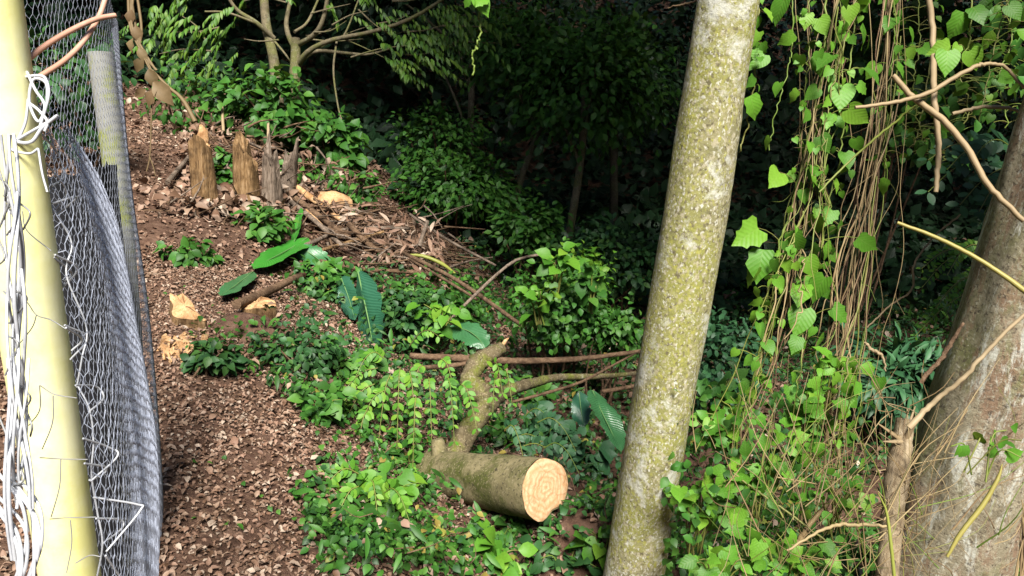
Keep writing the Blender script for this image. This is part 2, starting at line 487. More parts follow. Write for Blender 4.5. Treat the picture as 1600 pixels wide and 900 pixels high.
def banana(name, c0, c1):
    m, n, b = newmat(name)
    tc = N(n, 'ShaderNodeTexCoord')
    uv = N(n, 'ShaderNodeAttribute', attribute_name='along')
    ml = N(n, 'ShaderNodeMath', operation='MULTIPLY'); n.links.new(uv.outputs['Fac'], ml.inputs[0]); ml.inputs[1].default_value = 190
    sn = N(n, 'ShaderNodeMath', operation='SINE'); n.links.new(ml.outputs[0], sn.inputs[0])
    f = N(n, 'ShaderNodeMapRange'); n.links.new(sn.outputs[0], f.inputs[0])
    f.inputs[1].default_value = -1; f.inputs[2].default_value = 1
    c = mix(n, f.outputs[0], c0, c1)
    c = mix(n, ramp(n, noise(n, 10, 4), [(0.5, (0, 0, 0)), (0.8, (0.6, 0.6, 0.6))]), c, tuple(0.6 * x for x in c0))
    n.links.new(c, b.inputs['Base Color'])
    b.inputs['Roughness'].default_value = 0.35
    bump(n, b, sn.outputs[0], 0.3, 0.003)
    return m
M['banana_dark'] = banana('banana_blade_dark', (0.012, 0.06, 0.03), (0.022, 0.085, 0.045))
M['banana_mid'] = banana('banana_blade_mid', (0.028, 0.10, 0.035), (0.042, 0.135, 0.05))
M['banana_bright'] = banana('banana_blade_bright', (0.025, 0.15, 0.015), (0.04, 0.20, 0.025))
M['midrib'] = leafmat('pale_midrib', [(0.10, 0.21, 0.07), (0.13, 0.25, 0.09)], 0.0)

def soilmat():
    m, n, b = newmat('soil_with_leaf_mould')
    c = ramp(n, noise(n, 9, 8, 0.75), [(0.3, (0.032, 0.017, 0.011)), (0.5, (0.095, 0.054, 0.037)), (0.7, (0.16, 0.10, 0.07))])
    c = mix(n, ramp(n, noise(n, 45, 3, 0.7), [(0.55, (0, 0, 0)), (0.7, (1, 1, 1))]), c, (0.12, 0.075, 0.045))
    n.links.new(c, b.inputs['Base Color'])
    b.inputs['Roughness'].default_value = 0.95
    b.inputs['Specular IOR Level'].default_value = 0.1
    bump(n, b, noise(n, 30, 6, 0.7), 0.9, 0.03)
    return m
M['soil'] = soilmat()

# ------------------------------------------------------------------ ground
anch = []
for px, py, z in [(380, 900, 0), (520, 900, -.08), (250, 700, 0), (470, 720, -.04), (300, 480, 0.0), (420, 480, -.03), (60, 700, 0), (80, 450, 0),
                  (230, 330, .18), (330, 325, .12), (430, 330, 0.02), (540, 345, -.1), (250, 190, .25), (400, 215, .1), (100, 200, .3), (-200, 500, 0.05), (-300, 300, .25),
                  (600, 850, -.28), (800, 890, -.52), (520, 560, -.14), (600, 560, -.42), (750, 600, -.80),
                  (950, 650, -.95), (950, 850, -.72), (900, 345, -1.15), (820, 440, -1.1), (650, 420, -.55), (1150, 850, -.85), (1250, 560, -1.2), (1420, 520, -1.2), (1600, 700, -.6), (1700, 450, -1.0), (1200, 350, -1.2), (1500, 330, -1.2),
                  (640, 300, -.7), (560, 240, .1)]:
    q = PZ(px, py, z)
    anch.append(q)
for a in [(858, 812, 3.12), (770, 795, 3.4), (690, 772, 3.72), (940, 800, 3.2), (740, 850, 2.95), (600, 760, 3.4)]:
    anch.append(P(*a))
for a in [(990, 965, 2.35), (1150, 965, 2.3), (1300, 965, 2.2), (1480, 990, 2.1), (870, 960, 2.5)]:
    anch.append(PY(*a))
for q in [(-1, .8, 0), (0, .6, 0), (1, .6, -.05), (-2.5, .5, 0), (2, .8, -.1), (0, -3, 0), (-5, -2, 0), (5, -2, 0), (5, 3, -.8), (8, 8, -1.2), (8, 14, -1),
          (-10, 6, .5), (-10, 14, 1.2), (0, 16, -1.0), (-4, 16, .8), (6, 20, -.6), (-12, -3, .2), (12, 0, -.6)]:
    anch.append(np.array(q, float))
anch = np.array(anch)
def tps(r2):
    return 0.5 * r2 * np.log(r2 + 1e-9)
n_ = len(anch)
A_ = np.zeros((n_ + 3, n_ + 3))
d2 = ((anch[:, None, :2] - anch[None, :, :2]) ** 2).sum(-1)
A_[:n_, :n_] = tps(d2) + np.eye(n_) * 0.01
A_[:n_, n_:] = np.c_[np.ones(n_), anch[:, :2]]
A_[n_:, :n_] = A_[:n_, n_:].T
wt = np.linalg.solve(A_, np.r_[anch[:, 2], 0, 0, 0])
def sstep(a, b, x):
    t = np.clip((x - a) / (b - a), 0, 1)
    return t * t * (3 - 2 * t)
def H(x, y):
    x = np.asarray(x, float); y = np.asarray(y, float)
    xc = np.clip(x, -12, 12); yc = np.clip(y, -4, 20)
    sh = xc.shape
    q = np.stack([xc.ravel(), yc.ravel()], -1)
    k = tps(((q[:, None] - anch[None, :, :2]) ** 2).sum(-1))
    z = (k @ wt[:n_] + wt[n_] + q @ wt[n_ + 1:]).reshape(sh)
    z = np.clip(z, -1.6, 2.2)
    z = z + sstep(19, 60, y) * 26 + sstep(11, 60, np.abs(x)) * 14 * sstep(3, 14, y)
    z = z + 0.012 * np.sin(x * 5.1 + 1.3 * y) + 0.012 * np.sin(y * 6.3 - x * 2.2)
    return z
def G(px, py):
    """photo position -> point on the ground"""
    v = FWD + (px - 800) / F * RT - (py - 450) / F * UPV
    ts = np.linspace(0.8, 40, 1200)
    p = CAM + ts[:, None] * v
    below = p[:, 2] < H(p[:, 0], p[:, 1])
    i = int(np.argmax(below)) if below.any() else len(ts) - 1
    return p[i]
def Gd(px, py):
    return proj(G(px, py))[2]
def Wg(pts, lift=0.02):
    """like Wp but never below the ground"""
    return np.array([P(a, b, min(d, Gd(a, b) - lift)) for a, b, d in pts])
def onG(x, y, dz=0.0):
    return np.array([x, y, float(H(x, y)) + dz])

def build_ground():
    xs = np.unique(np.r_[np.linspace(-90, -12, 24), np.linspace(-12, -4, 40), np.linspace(-4, 4, 110), np.linspace(4, 12, 40), np.linspace(12, 90, 24)])
    ys = np.unique(np.r_[np.linspace(-60, -4, 16), np.linspace(-4, 1, 25), np.linspace(1, 10, 120), np.linspace(10, 24, 50), np.linspace(24, 130, 30)])
    X, Y = np.meshgrid(xs, ys)
    Z = H(X, Y)
    Z += 0.02 * rng.rand(*Z.shape) * ((Y < 12) & (np.abs(X) < 6))
    mb = MB()
    nx = len(xs)
    i, j = np.meshgrid(np.arange(len(ys) - 1), np.arange(nx - 1), indexing='ij')
    a = (i * nx + j).ravel()
    mb.add(np.stack([X.ravel(), Y.ravel(), Z.ravel()], -1), np.stack([a, a + 1, a + nx + 1, a + nx], -1))
    tag(mb.build('ground', M['soil']), kind='structure')
build_ground()

def inpoly(px, py, poly):
    poly = np.asarray(poly, float)
    c = np.zeros(np.shape(px), bool)
    j = len(poly) - 1
    for i in range(len(poly)):
        xi, yi = poly[i]; xj, yj = poly[j]
        c ^= ((yi > py) != (yj > py)) & (px < (xj - xi) * (py - yi) / (yj - yi + 1e-9) + xi)
        j = i
    return c
def projv(p):
    q = p - CAM
    d = q @ FWD
    return 800 + F * (q @ RT) / d, 450 - F * (q @ UPV) / d, d
def unit(n):
    v = rng.normal(size=(n, 3))
    return v / np.linalg.norm(v, axis=1)[:, None]

# leaf litter on the path and the bank
def build_litter():
    mb = MB()
    def lay(n, x0, x1, y0, y1, s0, s1, keep=None):
        x = rng.uniform(x0, x1, n); y = rng.uniform(y0, y1, n)
        p = np.stack([x, y, H(x, y) + rng.uniform(0.004, 0.03, n)], -1)
        if keep is not None:
            px, py, d = projv(p)
            p = p[keep(px, py)]
        pat = np.sin(p[:, 0] * 5.3 + 2 * np.sin(p[:, 1] * 3.1)) * np.sin(p[:, 1] * 4.4 + 1.5 * np.sin(p[:, 0] * 4.2))
        p = p[rng.rand(len(p)) < 0.92 + 0.2 * pat]
        n = len(p)
        tip = unit(n); tip[:, 2] *= 0.35
        nr = np.array([0, 0, 1.0]) + 0.45 * unit(n)
        scatter(mb, L_DEAD, p, tip, nr, rng.uniform(s0, s1, n), rng.rand(n))
    lay(70000, -2.6, 0.3, 1.2, 5.2, 0.009, 0.027)
    lay(1500, -2.6, 0.3, 1.2, 6, 0.03, 0.05)
    lay(24000, -5.5, 0.2, 4.5, 11, 0.022, 0.055)
    lay(6000, -9, -1, 9, 15, 0.05, 0.11)
    lay(3500, -0.2, 3.0, 1.4, 7, 0.03, 0.06)
    n = 700
    x = rng.uniform(-2.4, 0, n); y = rng.uniform(1.4, 6.5, n)
    k = np.sin(x * 4 + y * 2.2) * np.sin(y * 3 - x) > 0.35
    p = np.stack([x, y, H(x, y) + rng.uniform(.01, .05, n)], -1)[k]; n = len(p)
    scatter(mb, L_OV2, p, unit(n) * [1, 1, .3], np.array([0, -.2, 1.0]) + .5 * unit(n), rng.uniform(.014, .034, n), rng.rand(n), 1)
    for i in range(260):
        xx, yy = rng.uniform(-2.5, .1), rng.uniform(1.3, 7)
        a = rng.rand() * 6.28; ln = rng.uniform(.03, .16)
        q = onG(xx, yy, .018); e = onG(xx + ln * math.cos(a), yy + ln * math.sin(a), rng.uniform(.01, .04))
        mb.tube(np.array([q, (q + e) / 2 + unit(1)[0] * .006, e]), [rng.uniform(.0012, .003), .001], 4, cap=False, mat=2)
    tag(mb.build('leaf_litter', [M['litter'], M['mid'], M['stick']]), 'brown dead leaves carpeting the path beside the mesh fence', 'leaf litter', kind='stuff')
build_litter()

# low undergrowth
UG = [(500, 930), (470, 840), (455, 770), (500, 740), (470, 660), (415, 610), (300, 590), (290, 560), (400, 520), (470, 500), (450, 450), (560, 425), (700, 445),
      (720, 380), (640, 325), (700, 260), (1400, 250), (1700, 300), (1700, 930)]
def build_under():
    mb = MB()
    n = 95000
    y = 1.4 + 12.5 * rng.rand(n) ** 1.35
    x = rng.uniform(-0.45, 1, n) * (0.8 * y + 0.8)
    p = np.stack([x, y, H(x, y)], -1)
    px, py, d = projv(p)
    k = inpoly(px, py, UG)
    # patchy
    pat = np.sin(x * 3.1 + 1.7 * np.sin(y * 2.3)) * np.sin(y * 2.7 + 1.1 * np.sin(x * 3.7))
    k &= (pat > -0.55) | (rng.rand(n) < 0.25)
    sp = inpoly(px, py, [(300, 595), (285, 545), (400, 520), (470, 500), (440, 440), (580, 420), (560, 560), (470, 610)])
    k &= ~sp | (rng.rand(n) < 0.5)
    k &= ~(inpoly(px, py, [(640, 700), (700, 850), (790, 850), (760, 800)]) & (rng.rand(n) < 0.85))
    p = p[k]; px = px[k]; py = py[k]; d = d[k]
    n = len(p)
    hgt = 0.11 + 0.10 * sstep(3, 6, d) + 0.09 * np.sin(p[:, 0] * 6 + p[:, 1] * 3.2) * np.sin(p[:, 1] * 5 - p[:, 0] * 2)
    p[:, 2] += 0.01 + hgt * rng.rand(n) ** 0.8
    tip = unit(n); tip[:, 2] = tip[:, 2] * 0.4 - 0.25
    nr = np.array([0, -0.3, 1.0]) + 0.6 * unit(n)
    s = rng.uniform(0.016, 0.042, n) * (1 + 0.12 * np.clip(d - 3, 0, 6))
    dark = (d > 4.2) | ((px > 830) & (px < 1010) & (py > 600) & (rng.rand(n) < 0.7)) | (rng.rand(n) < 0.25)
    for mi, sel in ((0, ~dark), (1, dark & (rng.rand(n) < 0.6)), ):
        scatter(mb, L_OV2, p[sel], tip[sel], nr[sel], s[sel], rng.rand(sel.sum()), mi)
    sel = rng.rand(n) < 0.10
    scatter(mb, L_LONG, p[sel] + [0, 0, .03], tip[sel], nr[sel], s[sel] * 2.2, rng.rand(sel.sum()), 0)
    sel = rng.rand(n) < 0.035
    scatter(mb, L_DEAD, p[sel] + [0, 0, .02], tip[sel], nr[sel], s[sel] * 1.2, rng.rand(sel.sum()), 2)
    sel = rng.rand(n) < 0.02
    scatter(mb, L_OV2, p[sel] + [0, 0, .03], tip[sel], nr[sel], s[sel], rng.rand(sel.sum()), 3)
    for i in rng.choice(n, 420, replace=False):
        q = p[i] + [0, 0, .02]; e = q + unit(1)[0] * np.array([.25, .25, .10]) * rng.uniform(.4, 1.2) + [0, 0, .05]
        mb.tube(curve([q, (q + e) / 2 + unit(1)[0] * .03, e], 6), [.003, .001], 4, cap=False, mat=4)
    tag(mb.build('undergrowth', [M['mid'], M['dark'], M['litter'], M['yellowleaf'], M['stick']]), 'low green undergrowth covering the bank below the path', 'undergrowth', kind='stuff')
build_under()

# ------------------------------------------------------------------ forest beyond
def leaf_cloud(mb, n, cen, rad, size, leaf=L_SM, clumps=30, spread=0.35, mat=0, droop=-0.35, fill=0.75):
    cen = np.asarray(cen, float); rad = np.asarray(rad, float)
    c = unit(clumps) * (rng.rand(clumps, 1) ** (1 / 3.0) * (1 - fill * 0) ) * rad * 0.9 + cen
    k = rng.randint(0, clumps, n)
    off = rng.normal(size=(n, 3)) * spread * rad.min() * np.array([1, 1, 0.7])
    p = c[k] + off
    out = p - cen
    out /= np.linalg.norm(out, axis=1)[:, None] + 1e-9
    tip = out * 0.8 + 0.7 * unit(n); tip[:, 2] += droop
    nr = np.array([0, -0.25, 0.9]) + 0.5 * out + 0.5 * unit(n)
    scatter(mb, leaf, p, tip, nr, rng.uniform(0.7, 1.25, n) * size, rng.rand(n), mat)

def build_forest():
    mb = MB()
    # far wall of foliage on the opposite slope
    n = 52000
    x = rng.uniform(-26, 26, n); y = rng.uniform(9.5, 27, n)
    y = np.where(x < -1.0 - 0.12 * y, np.maximum(y, 12.5 + 3 * rng.rand(n)), y)
    z = H(x, y) + rng.rand(n) * np.where(y < 14.5, 0.5, np.where(rng.rand(n) < 0.5, 2.5, 9))
    p = np.stack([x, y, z], -1)
    tip = unit(n); tip[:, 2] -= 0.4
    nr = np.array([0, -0.4, 0.8]) + 0.6 * unit(n)
    scatter(mb, L_SM, p, tip, nr, rng.uniform(0.15, 0.34, n), rng.rand(n))
    n = 60000
    x = rng.uniform(-24, 26, n); y = rng.uniform(8.5, 40, n)
    k = x > np.where(y < 12.5, -0.9 - 0.06 * y, -24)
    x, y = x[k], y[k]; n = len(x)
    p = np.stack([x, y, H(x, y) + 0.03 + 0.3 * rng.rand(n)], -1)
    tip = unit(n); tip[:, 2] *= .4
    scatter(mb, L_SM, p, tip, np.array([0, -.3, 1.0]) + .5 * unit(n), rng.uniform(0.14, 0.30, n) * (1 + .04 * np.clip(y - 15, 0, 25)), rng.rand(n))
    # unseen leaf ring added beside and behind the viewpoint to cut sky fill
    n = 34000
    side = rng.rand(n) < .45
    x = np.where(side, rng.choice([-1, 1], n) * rng.uniform(11, 15, n), rng.uniform(-15, 15, n))
    y = np.where(side, rng.uniform(-9, 12, n), rng.uniform(-11, -7.5, n))
    p = np.stack([x, y, H(x, y) + 9.0 * rng.rand(n)], -1)
    scatter(mb, L_SM, p, unit(n) + [0, 0, -.4], unit(n) + [0, 0, .6], rng.uniform(.25, .5, n), rng.rand(n))
    tag(mb.build('forest', M['forest']), 'dark dense wood filling the background, plus unseen leaves added around the viewpoint to block sky light', 'forest', kind='stuff')
    # closed leaf roof over the ravine
    mb = MB()
    n = 90000
    x = rng.uniform(-22, 22, n); y = rng.uniform(2.8, 28, n)
    edge = 9.5 - 6.2 * sstep(-3.0, 0.1, x)
    zb = 4.4 - 1.3 * sstep(-0.5, 1.5, x) * (y < 8) + 0.5 * np.sin(x * 0.9) * np.sin(y * 0.8) + sstep(18, 28, y) * 4
    z = zb + 4.2 * rng.rand(n) ** 1.2
    k = y > edge + rng.normal(size=n) * 0.7
    p = np.stack([x, y, z], -1)[k]
    n = len(p)
    tip = unit(n); tip[:, 2] -= 0.3
    nr = np.array([0, 0, 1.0]) + 0.5 * unit(n)
    scatter(mb, L_SM, p, tip, nr, rng.uniform(0.22, 0.5, n), rng.rand(n))
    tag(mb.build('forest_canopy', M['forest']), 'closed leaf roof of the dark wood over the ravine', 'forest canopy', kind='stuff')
build_forest()

def ptree(name, label, cat, trunk_px, r0, r1, crown, leafsize, nleaf, group=None, mat='forest', bark='bark_dark', limbs=4):
    path = Wp(trunk_px)
    g = onG(path[0][0], path[0][1], -0.1)
    path = np.vstack([g, path])
    t = thing(name, label, cat, g + np.array([0, 0, 0.1]), group)
    mb = MB()
    c = curve(path, 22)
    mb.tube(c, np.linspace(r0, r1, 5), 10, 0.05)
    cen, rad = np.array(crown[0]), np.array(crown[1])
    for i in range(limbs):
        s = c[int(rng.randint(12, 22))]
        e = cen + unit(1)[0] * rad * 0.75
        m_ = (s + e) / 2 + np.array([0, 0, 0.15])
        mb.tube(curve([s, m_, e], 8), [r1 * 0.7, r1 * 0.2], 5)
    mb.build('trunk', M[bark], t)
    mb = MB()
    leaf_cloud(mb, nleaf, cen, rad, leafsize, L_OV, 40, 0.28)
    mb.build('crown', M[mat], t)
    return t

def C3(px, py, d):
    return P(px, py, d)
ptree('forest_tree', 'thin dark upright trunk far back left of centre under a dark crown', 'tree', [(735, 300, 13), (736, 180, 13), (738, 60, 13)], 0.08, 0.05,
      (C3(640, -20, 13.5), (1.6, 1.2, 1.3)), 0.15, 2600, 'slim trees in the dark wood')
ptree('forest_tree', 'slim curved trunk leaning right beneath the round dark crown', 'tree', [(808, 305, 10.5), (828, 240, 10.5), (846, 190, 10.5), (850, 120, 10.6)], 0.05, 0.035,
      (C3(830, 90, 10.8), (1.0, 0.9, 0.75)), 0.11, 3000, 'slim trees in the dark wood', mat='mid', bark='bark_tree')
ptree('forest_tree', 'palest slim trunk in the dark wood just left of the large lichen trunk', 'tree', [(893, 345, 10), (903, 285, 10), (910, 225, 10), (915, 120, 10)], 0.06, 0.045,
      (C3(925, 125, 10), (1.05, 0.9, 0.9)), 0.11, 3600, 'slim trees in the dark wood', mat='mid', bark='bark_tree')
ptree('forest_tree', 'dim slim trunk closest on the left of the large lichen trunk', 'tree', [(958, 340, 12), (959, 270, 12), (960, 190, 12), (962, 90, 12)], 0.075, 0.06,
      (C3(985, 110, 12), (1.0, 0.9, 1.0)), 0.12, 2400, 'slim trees in the dark wood')

# ------------------------------------------------------------------ tree with many stems, upper left
def build_stemtree():
    d0 = 9.3
    base = onG(*P(440, 215, d0)[:2])
    t = thing('tree', 'many stemmed pale tree spreading thin limbs above the tall stumps', 'tree', base)
    mb = MB()
    def L(pts, r):
        mb.tube(curve(Wp(pts), 16), 0.5 * np.array(r), 8, 0.05)
    mb.tube(curve(np.vstack([base - [0, 0, .1], Wp([(434, 150, d0), (428, 95, d0), (415, 30, d0), (410, -60, d0)])]), 20), [0.085, 0.07, 0.064, 0.058, 0.05], 10, 0.05)
    mb.build('trunk', M['bark_tree'], t)
    mb = MB()
    mb.tube(curve(np.vstack([base + [0.15, 0, -.1], Wp([(460, 140, d0), (462, 80, d0), (462, 60, d0)])]), 12), [0.075, 0.065, 0.055], 10, 0.05)
    L([(462, 80, d0), (448, 45, d0), (452, 10, d0), (470, -50, d0)], [0.075, 0.055, 0.05])
    L([(465, 70, d0), (490, 55, d0 - .2), (505, 30, d0 - .3), (515, -20, d0 - .4)], [0.07, 0.06, 0.05])
    L([(466, 100, d0), (485, 78, d0 - .2), (520, 62, d0 - .3), (580, 50, d0 - .4), (640, 30, d0 - .5), (690, 0, d0 - .6), (720, -25, d0 - .6)], [0.08, 0.06, 0.05, 0.045, 0.03])
    L([(470, 95, d0), (495, 80, d0 + .1), (540, 83, d0 + .1), (575, 85, d0), (610, 76, d0)], [0.06, 0.04, 0.02])
    L([(460, 50, d0), (480, 35, d0 + .2), (497, 0, d0 + .3)], [0.04, 0.03])
    L([(428, 60, d0), (400, 35, d0 - .2), (370, 15, d0 - .3), (350, -15, d0 - .4)], [0.07, 0.05, 0.04])
    L([(400, 36, d0 - .2), (355, 20, d0 - .4), (320, 18, d0 - .5)], [0.035, 0.02])
    L([(535, 60, d0 - .3), (545, 40, d0 - .2), (560, 0, d0)], [0.025, 0.02])
    L([(526, 65, d0 - .2), (521, 110, d0 - .4), (528, 165, d0 - .5), (537, 198, d0 - .6)], [0.028, 0.022, 0.018])
    L([(536, 60, d0 - .3), (570, 75, d0 - .3), (600, 90, d0 - .3)], [0.02, 0.01])
    L([(560, 15, d0 - .3), (585, 38, d0 - .3), (610, 55, d0 - .4)], [0.022, 0.012])
    L([(425, 60, d0), (446, 85, d0 - .1), (455, 100, d0)], [0.03, 0.02])
    for _ in range(26):     # fine forked twigs in the crown
        px, py = rng.uniform(320, 720), rng.uniform(-10, 90)
        q = P(px, py, d0 - .2 + rng.normal() * .3); e = q + RT * np.sign(px - 455) * rng.uniform(.3, .7) + UPV * rng.uniform(-.1, .35)
        mb.tube(curve([q, (q + e) / 2 + unit(1)[0] * .05, e], 7), [.012, .004], 5)
    mb.build('limb', M['bark_tree'], t)
    mb = MB()
    def fronds(px, py, d, n, ln, dirpx):
        for _ in range(n):
            s = P(px + rng.normal() * 28, py + rng.normal() * 16, d + rng.normal() * 0.35)
            e = s + (RT * dirpx[0] + UPV * dirpx[1]) * ln * rng.uniform(.6, 1.3) + unit(1)[0] * 0.12
            c = curve([s, (s + e) / 2 + np.array([0, 0, .04]), e], 9)
            ax = (e - s) / np.linalg.norm(e - s)
            pos = np.repeat(c[1:], 2, axis=0)
            sd_ = np.cross(ax, [0, 0, 1.0])
            sg = np.tile([1, -1], len(c) - 1)[:, None]
            tip = sd_ * sg + ax * 0.6 + np.array([0, 0, -0.45]) + 0.2 * unit(len(pos))
            nr = np.array([0, -0.5, 0.9]) + 0.35 * unit(len(pos))
            scatter(mb, L_NARROW, pos, tip, nr, rng.uniform(0.06, 0.13, len(pos)), rng.rand(len(pos)))
    fronds(670, 40, 8.7, 26, 0.5, (0.8, -0.5)); fronds(640, 80, 8.8, 14, 0.45, (0.8, -0.5)); fronds(700, 15, 8.7, 12, 0.4, (0.8, -0.5))
    fronds(590, 20, 9, 8, 0.4, (0.7, -0.5))
    fronds(325, 35, 8.8, 13, 0.4, (-0.6, -0.5)); fronds(285, 60, 9.6, 9, 0.35, (-0.5, -0.6)); fronds(495, 20, 9, 3, 0.3, (0.3, -0.6))
    fronds(560, -20, 9, 5, 0.4, (0.6, -0.4)); fronds(380, -30, 9, 5, 0.4, (-0.4, -0.4))
    fronds(330, 90, 9.6, 10, 0.4, (-0.4, -0.6))
    fronds(250, 20, 9.8, 14, 0.4, (-0.4, -0.6))
    mb.build('crown', M['treeleaf'], t)
build_stemtree()

# ------------------------------------------------------------------ shrubs and bushes
def shrub(label, px, py, d, rx, rz, leaf, size, n, mat, clumps=26, spread=0.28, group=None, name='shrub', depth=None, cat='shrub', ground=True, nstem=6):
    d = min(d, Gd(px, py + rz * .7) - .1)
    cen = P(px, py, d)
    r = np.array([rx, (depth or rx * 0.8), rz]) * d / F
    base = onG(cen[0], cen[1])
    t = thing(name, label, cat, base, group)
    mb = MB()
    for i in range(nstem):
        e = cen + unit(1)[0] * r * 0.7
        b = base + np.array([rng.normal() * 0.06, rng.normal() * 0.06, -0.05])
        mb.tube(curve([b, (b + e) / 2 + unit(1)[0] * 0.06, e], 8), [0.012 * d / 5, 0.004 * d / 5], 5)
    mb.build('stem', M['stick'], t)
    mb = MB()
    leaf_cloud(mb, n, cen, r, size, leaf, clumps, spread)
    mb.build('foliage', M[mat], t)
    return t
shrub('bushy green shrub under the many stemmed tree behind the tall stumps', 425, 175, 8.8, 95, 60, L_OV2, 0.13, 900, 'mid', 40, 0.22)
shrub('drooping leafy shrub tip hanging right of the many stemmed tree', 520, 225, 8.4, 50, 50, L_OV2, 0.13, 330, 'mid', 16, 0.25)
shrub('small leaved dark shrub tall behind the brush pile', 690, 225, 9.5, 75, 70, L_OV, 0.08, 1500, 'mid', 44, 0.3)
shrub('dense dark shrub spreading low behind the brush pile', 720, 290, 9, 110, 60, L_OV, 0.08, 2600, 'mid', 60, 0.25)
shrub('lighter green shrub in front of the slim leaning trunk', 825, 360, 8.2, 60, 48, L_OV, 0.09, 1000, 'mid', 34, 0.25)
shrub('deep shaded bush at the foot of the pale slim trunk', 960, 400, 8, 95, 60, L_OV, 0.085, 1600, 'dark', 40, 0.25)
shrub('sunlit leafy bush rising beyond the fallen horizontal branch', 870, 470, 5.6, 95, 62, L_OV2, 0.05, 2000, 'mid', 70, 0.3)
shrub('small bush with upright tips touching the arching stick', 895, 428, 5.8, 55, 42, L_OV2, 0.055, 480, 'spray', 34, 0.3)
shrub('low bush between the sunlit bush and the lichen trunk', 960, 520, 5.4, 55, 40, L_OV2, 0.05, 900, 'mid', 30, 0.25)
shrub('dark tangled bush left of the arching stick', 680, 470, 5.8, 85, 38, L_OV2, 0.055, 900, 'mid', 40, 0.3)
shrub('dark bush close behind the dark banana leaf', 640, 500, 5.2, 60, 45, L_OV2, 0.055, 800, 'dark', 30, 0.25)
shrub('bluish small leaved bush behind the right side of the lichen trunk', 1110, 560, 5.2, 75, 85, L_OV, 0.055, 2200, 'blue', 50, 0.25)
shrub('dim fern like bush in the dark gap beside the mottled tree', 1395, 590, 5.0, 100, 55, L_LONG, 0.13, 1000, 'blue', 40, 0.25)
shrub('dark shrub hiding in the gap above the hanging vines', 1420, 100, 6.5, 130, 110, L_OV2, 0.12, 1000, 'dark', 40, 0.28)
shrub('small green weed clump on the path below the tall stumps', 295, 392, 6.6, 45, 16, L_OV2, 0.07, 130, 'mid', 10, 0.4)
shrub('leafy weed between the two leftmost tall stumps', 350, 275, 8.0, 14, 40, L_OV2, 0.09, 120, 'mid', 10, 0.4)
shrub('weed patch at the foot of the brown tall stumps', 405, 350, 7.4, 60, 22, L_OV2, 0.09, 160, 'mid', 12, 0.4)
shrub('light green weeds around the bright banana leaves', 500, 440, 6.2, 60, 30, L_OV2, 0.065, 320, 'mid', 18, 0.35)
shrub('green sprig growing at the edge of the brush pile', 560, 290, 7.8, 40, 32, L_OV2, 0.08, 200, 'mid', 12, 0.35)
shrub('dense low plants right of the two cut stumps', 470, 545, 4.6, 75, 34, L_OV2, 0.042, 620, 'dark', 34, 0.4)
shrub('dark low plant in the litter below the wood chips', 335, 560, 4.3, 42, 18, L_OV2, 0.05, 170, 'dark', 12, 0.35)

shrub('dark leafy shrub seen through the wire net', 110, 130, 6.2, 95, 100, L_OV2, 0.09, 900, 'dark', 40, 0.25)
shrub('thin sapling with sparse leaves behind the dried hanging vine', 280, 150, 9.0, 60, 60, L_OV2, 0.09, 260, 'mid', 24, 0.3)
shrub('small leafy sapling rising behind the leftmost tall stump', 325, 190, 9.2, 40, 40, L_OV2, 0.09, 200, 'mid', 16, 0.3)
shrub('weed with light leaves right of the grey tall stump', 470, 262, 7.8, 30, 26, L_OV2, 0.08, 110, 'mid', 10, 0.35)
# ------------------------------------------------------------------ the two large trunks
def bigtrunk(name, label, pts, rad, matname, crown_c, crown_r, extra=None, sides=40):
    path = curve(np.array(pts), 90)
    base = path[0].copy()
    base[2] = float(H(base[0], base[1]))
    t = thing(name, label, 'tree', base)
    mb = MB()
    # rings with smooth low-frequency relief
    n = len(path)
    rr = np.interp(np.linspace(0, 1, n), np.linspace(0, 1, len(rad)), rad)
    ang = np.arange(sides) * 2 * math.pi / sides
    tan = np.gradient(path, axis=0); tan /= np.linalg.norm(tan, axis=1)[:, None]
    V = []
    rs = np.random.RandomState(3)
    ph = rs.rand(6) * 6.28
    for i in range(n):
        u = np.cross(tan[i], [0, 1.0, 0]); u /= np.linalg.norm(u)
        b = np.cross(tan[i], u)
        zz = path[i][2]
        rel = 1 + 0.025 * np.sin(2 * ang + zz * 3 + ph[0]) + 0.02 * np.sin(3 * ang - zz * 5 + ph[1]) + 0.012 * np.sin(7 * ang + zz * 14 + ph[2]) + 0.008 * rs.uniform(-1, 1, sides)
        if extra:
            rel = rel + extra(ang, zz)
        V.append(path[i] + (rr[i] * rel * np.cos(ang))[:, None] * u + (rr[i] * rel * np.sin(ang))[:, None] * b)
    i = np.arange(n - 1)[:, None] * sides
    j = np.arange(sides)[None, :]; j2 = (j + 1) % sides
    f = np.stack([i + j, i + j2, i + sides + j2, i + sides + j], -1).reshape(-1, 4)
    mb.add(np.vstack(V), f)
    mb.build('trunk', M[matname], t)
    # limbs and crown high above the frame
    mb = MB()
    top = path[-1]
    for k in range(6):
        e = np.array(crown_c) + unit(1)[0] * np.array(crown_r) * 0.8
        mb.tube(curve([top - [0, 0, 0.2], (top + e) / 2 + [0, 0, .3], e], 10), [rad[-1] * 0.6, 0.02], 7)
    mb.build('limb', M[matname], t)
    mb = MB()
    leaf_cloud(mb, 2500, crown_c, crown_r, 0.16, L_OV, 40, 0.3)
    mb.build('crown', M['treeleaf'], t)
    return t
YC = 2.3
tb = PY(970, 1010, YC); tt_ = PY(1139, 0, YC); tm = PY(1066, 450, YC)
dirt = tt_ - tb
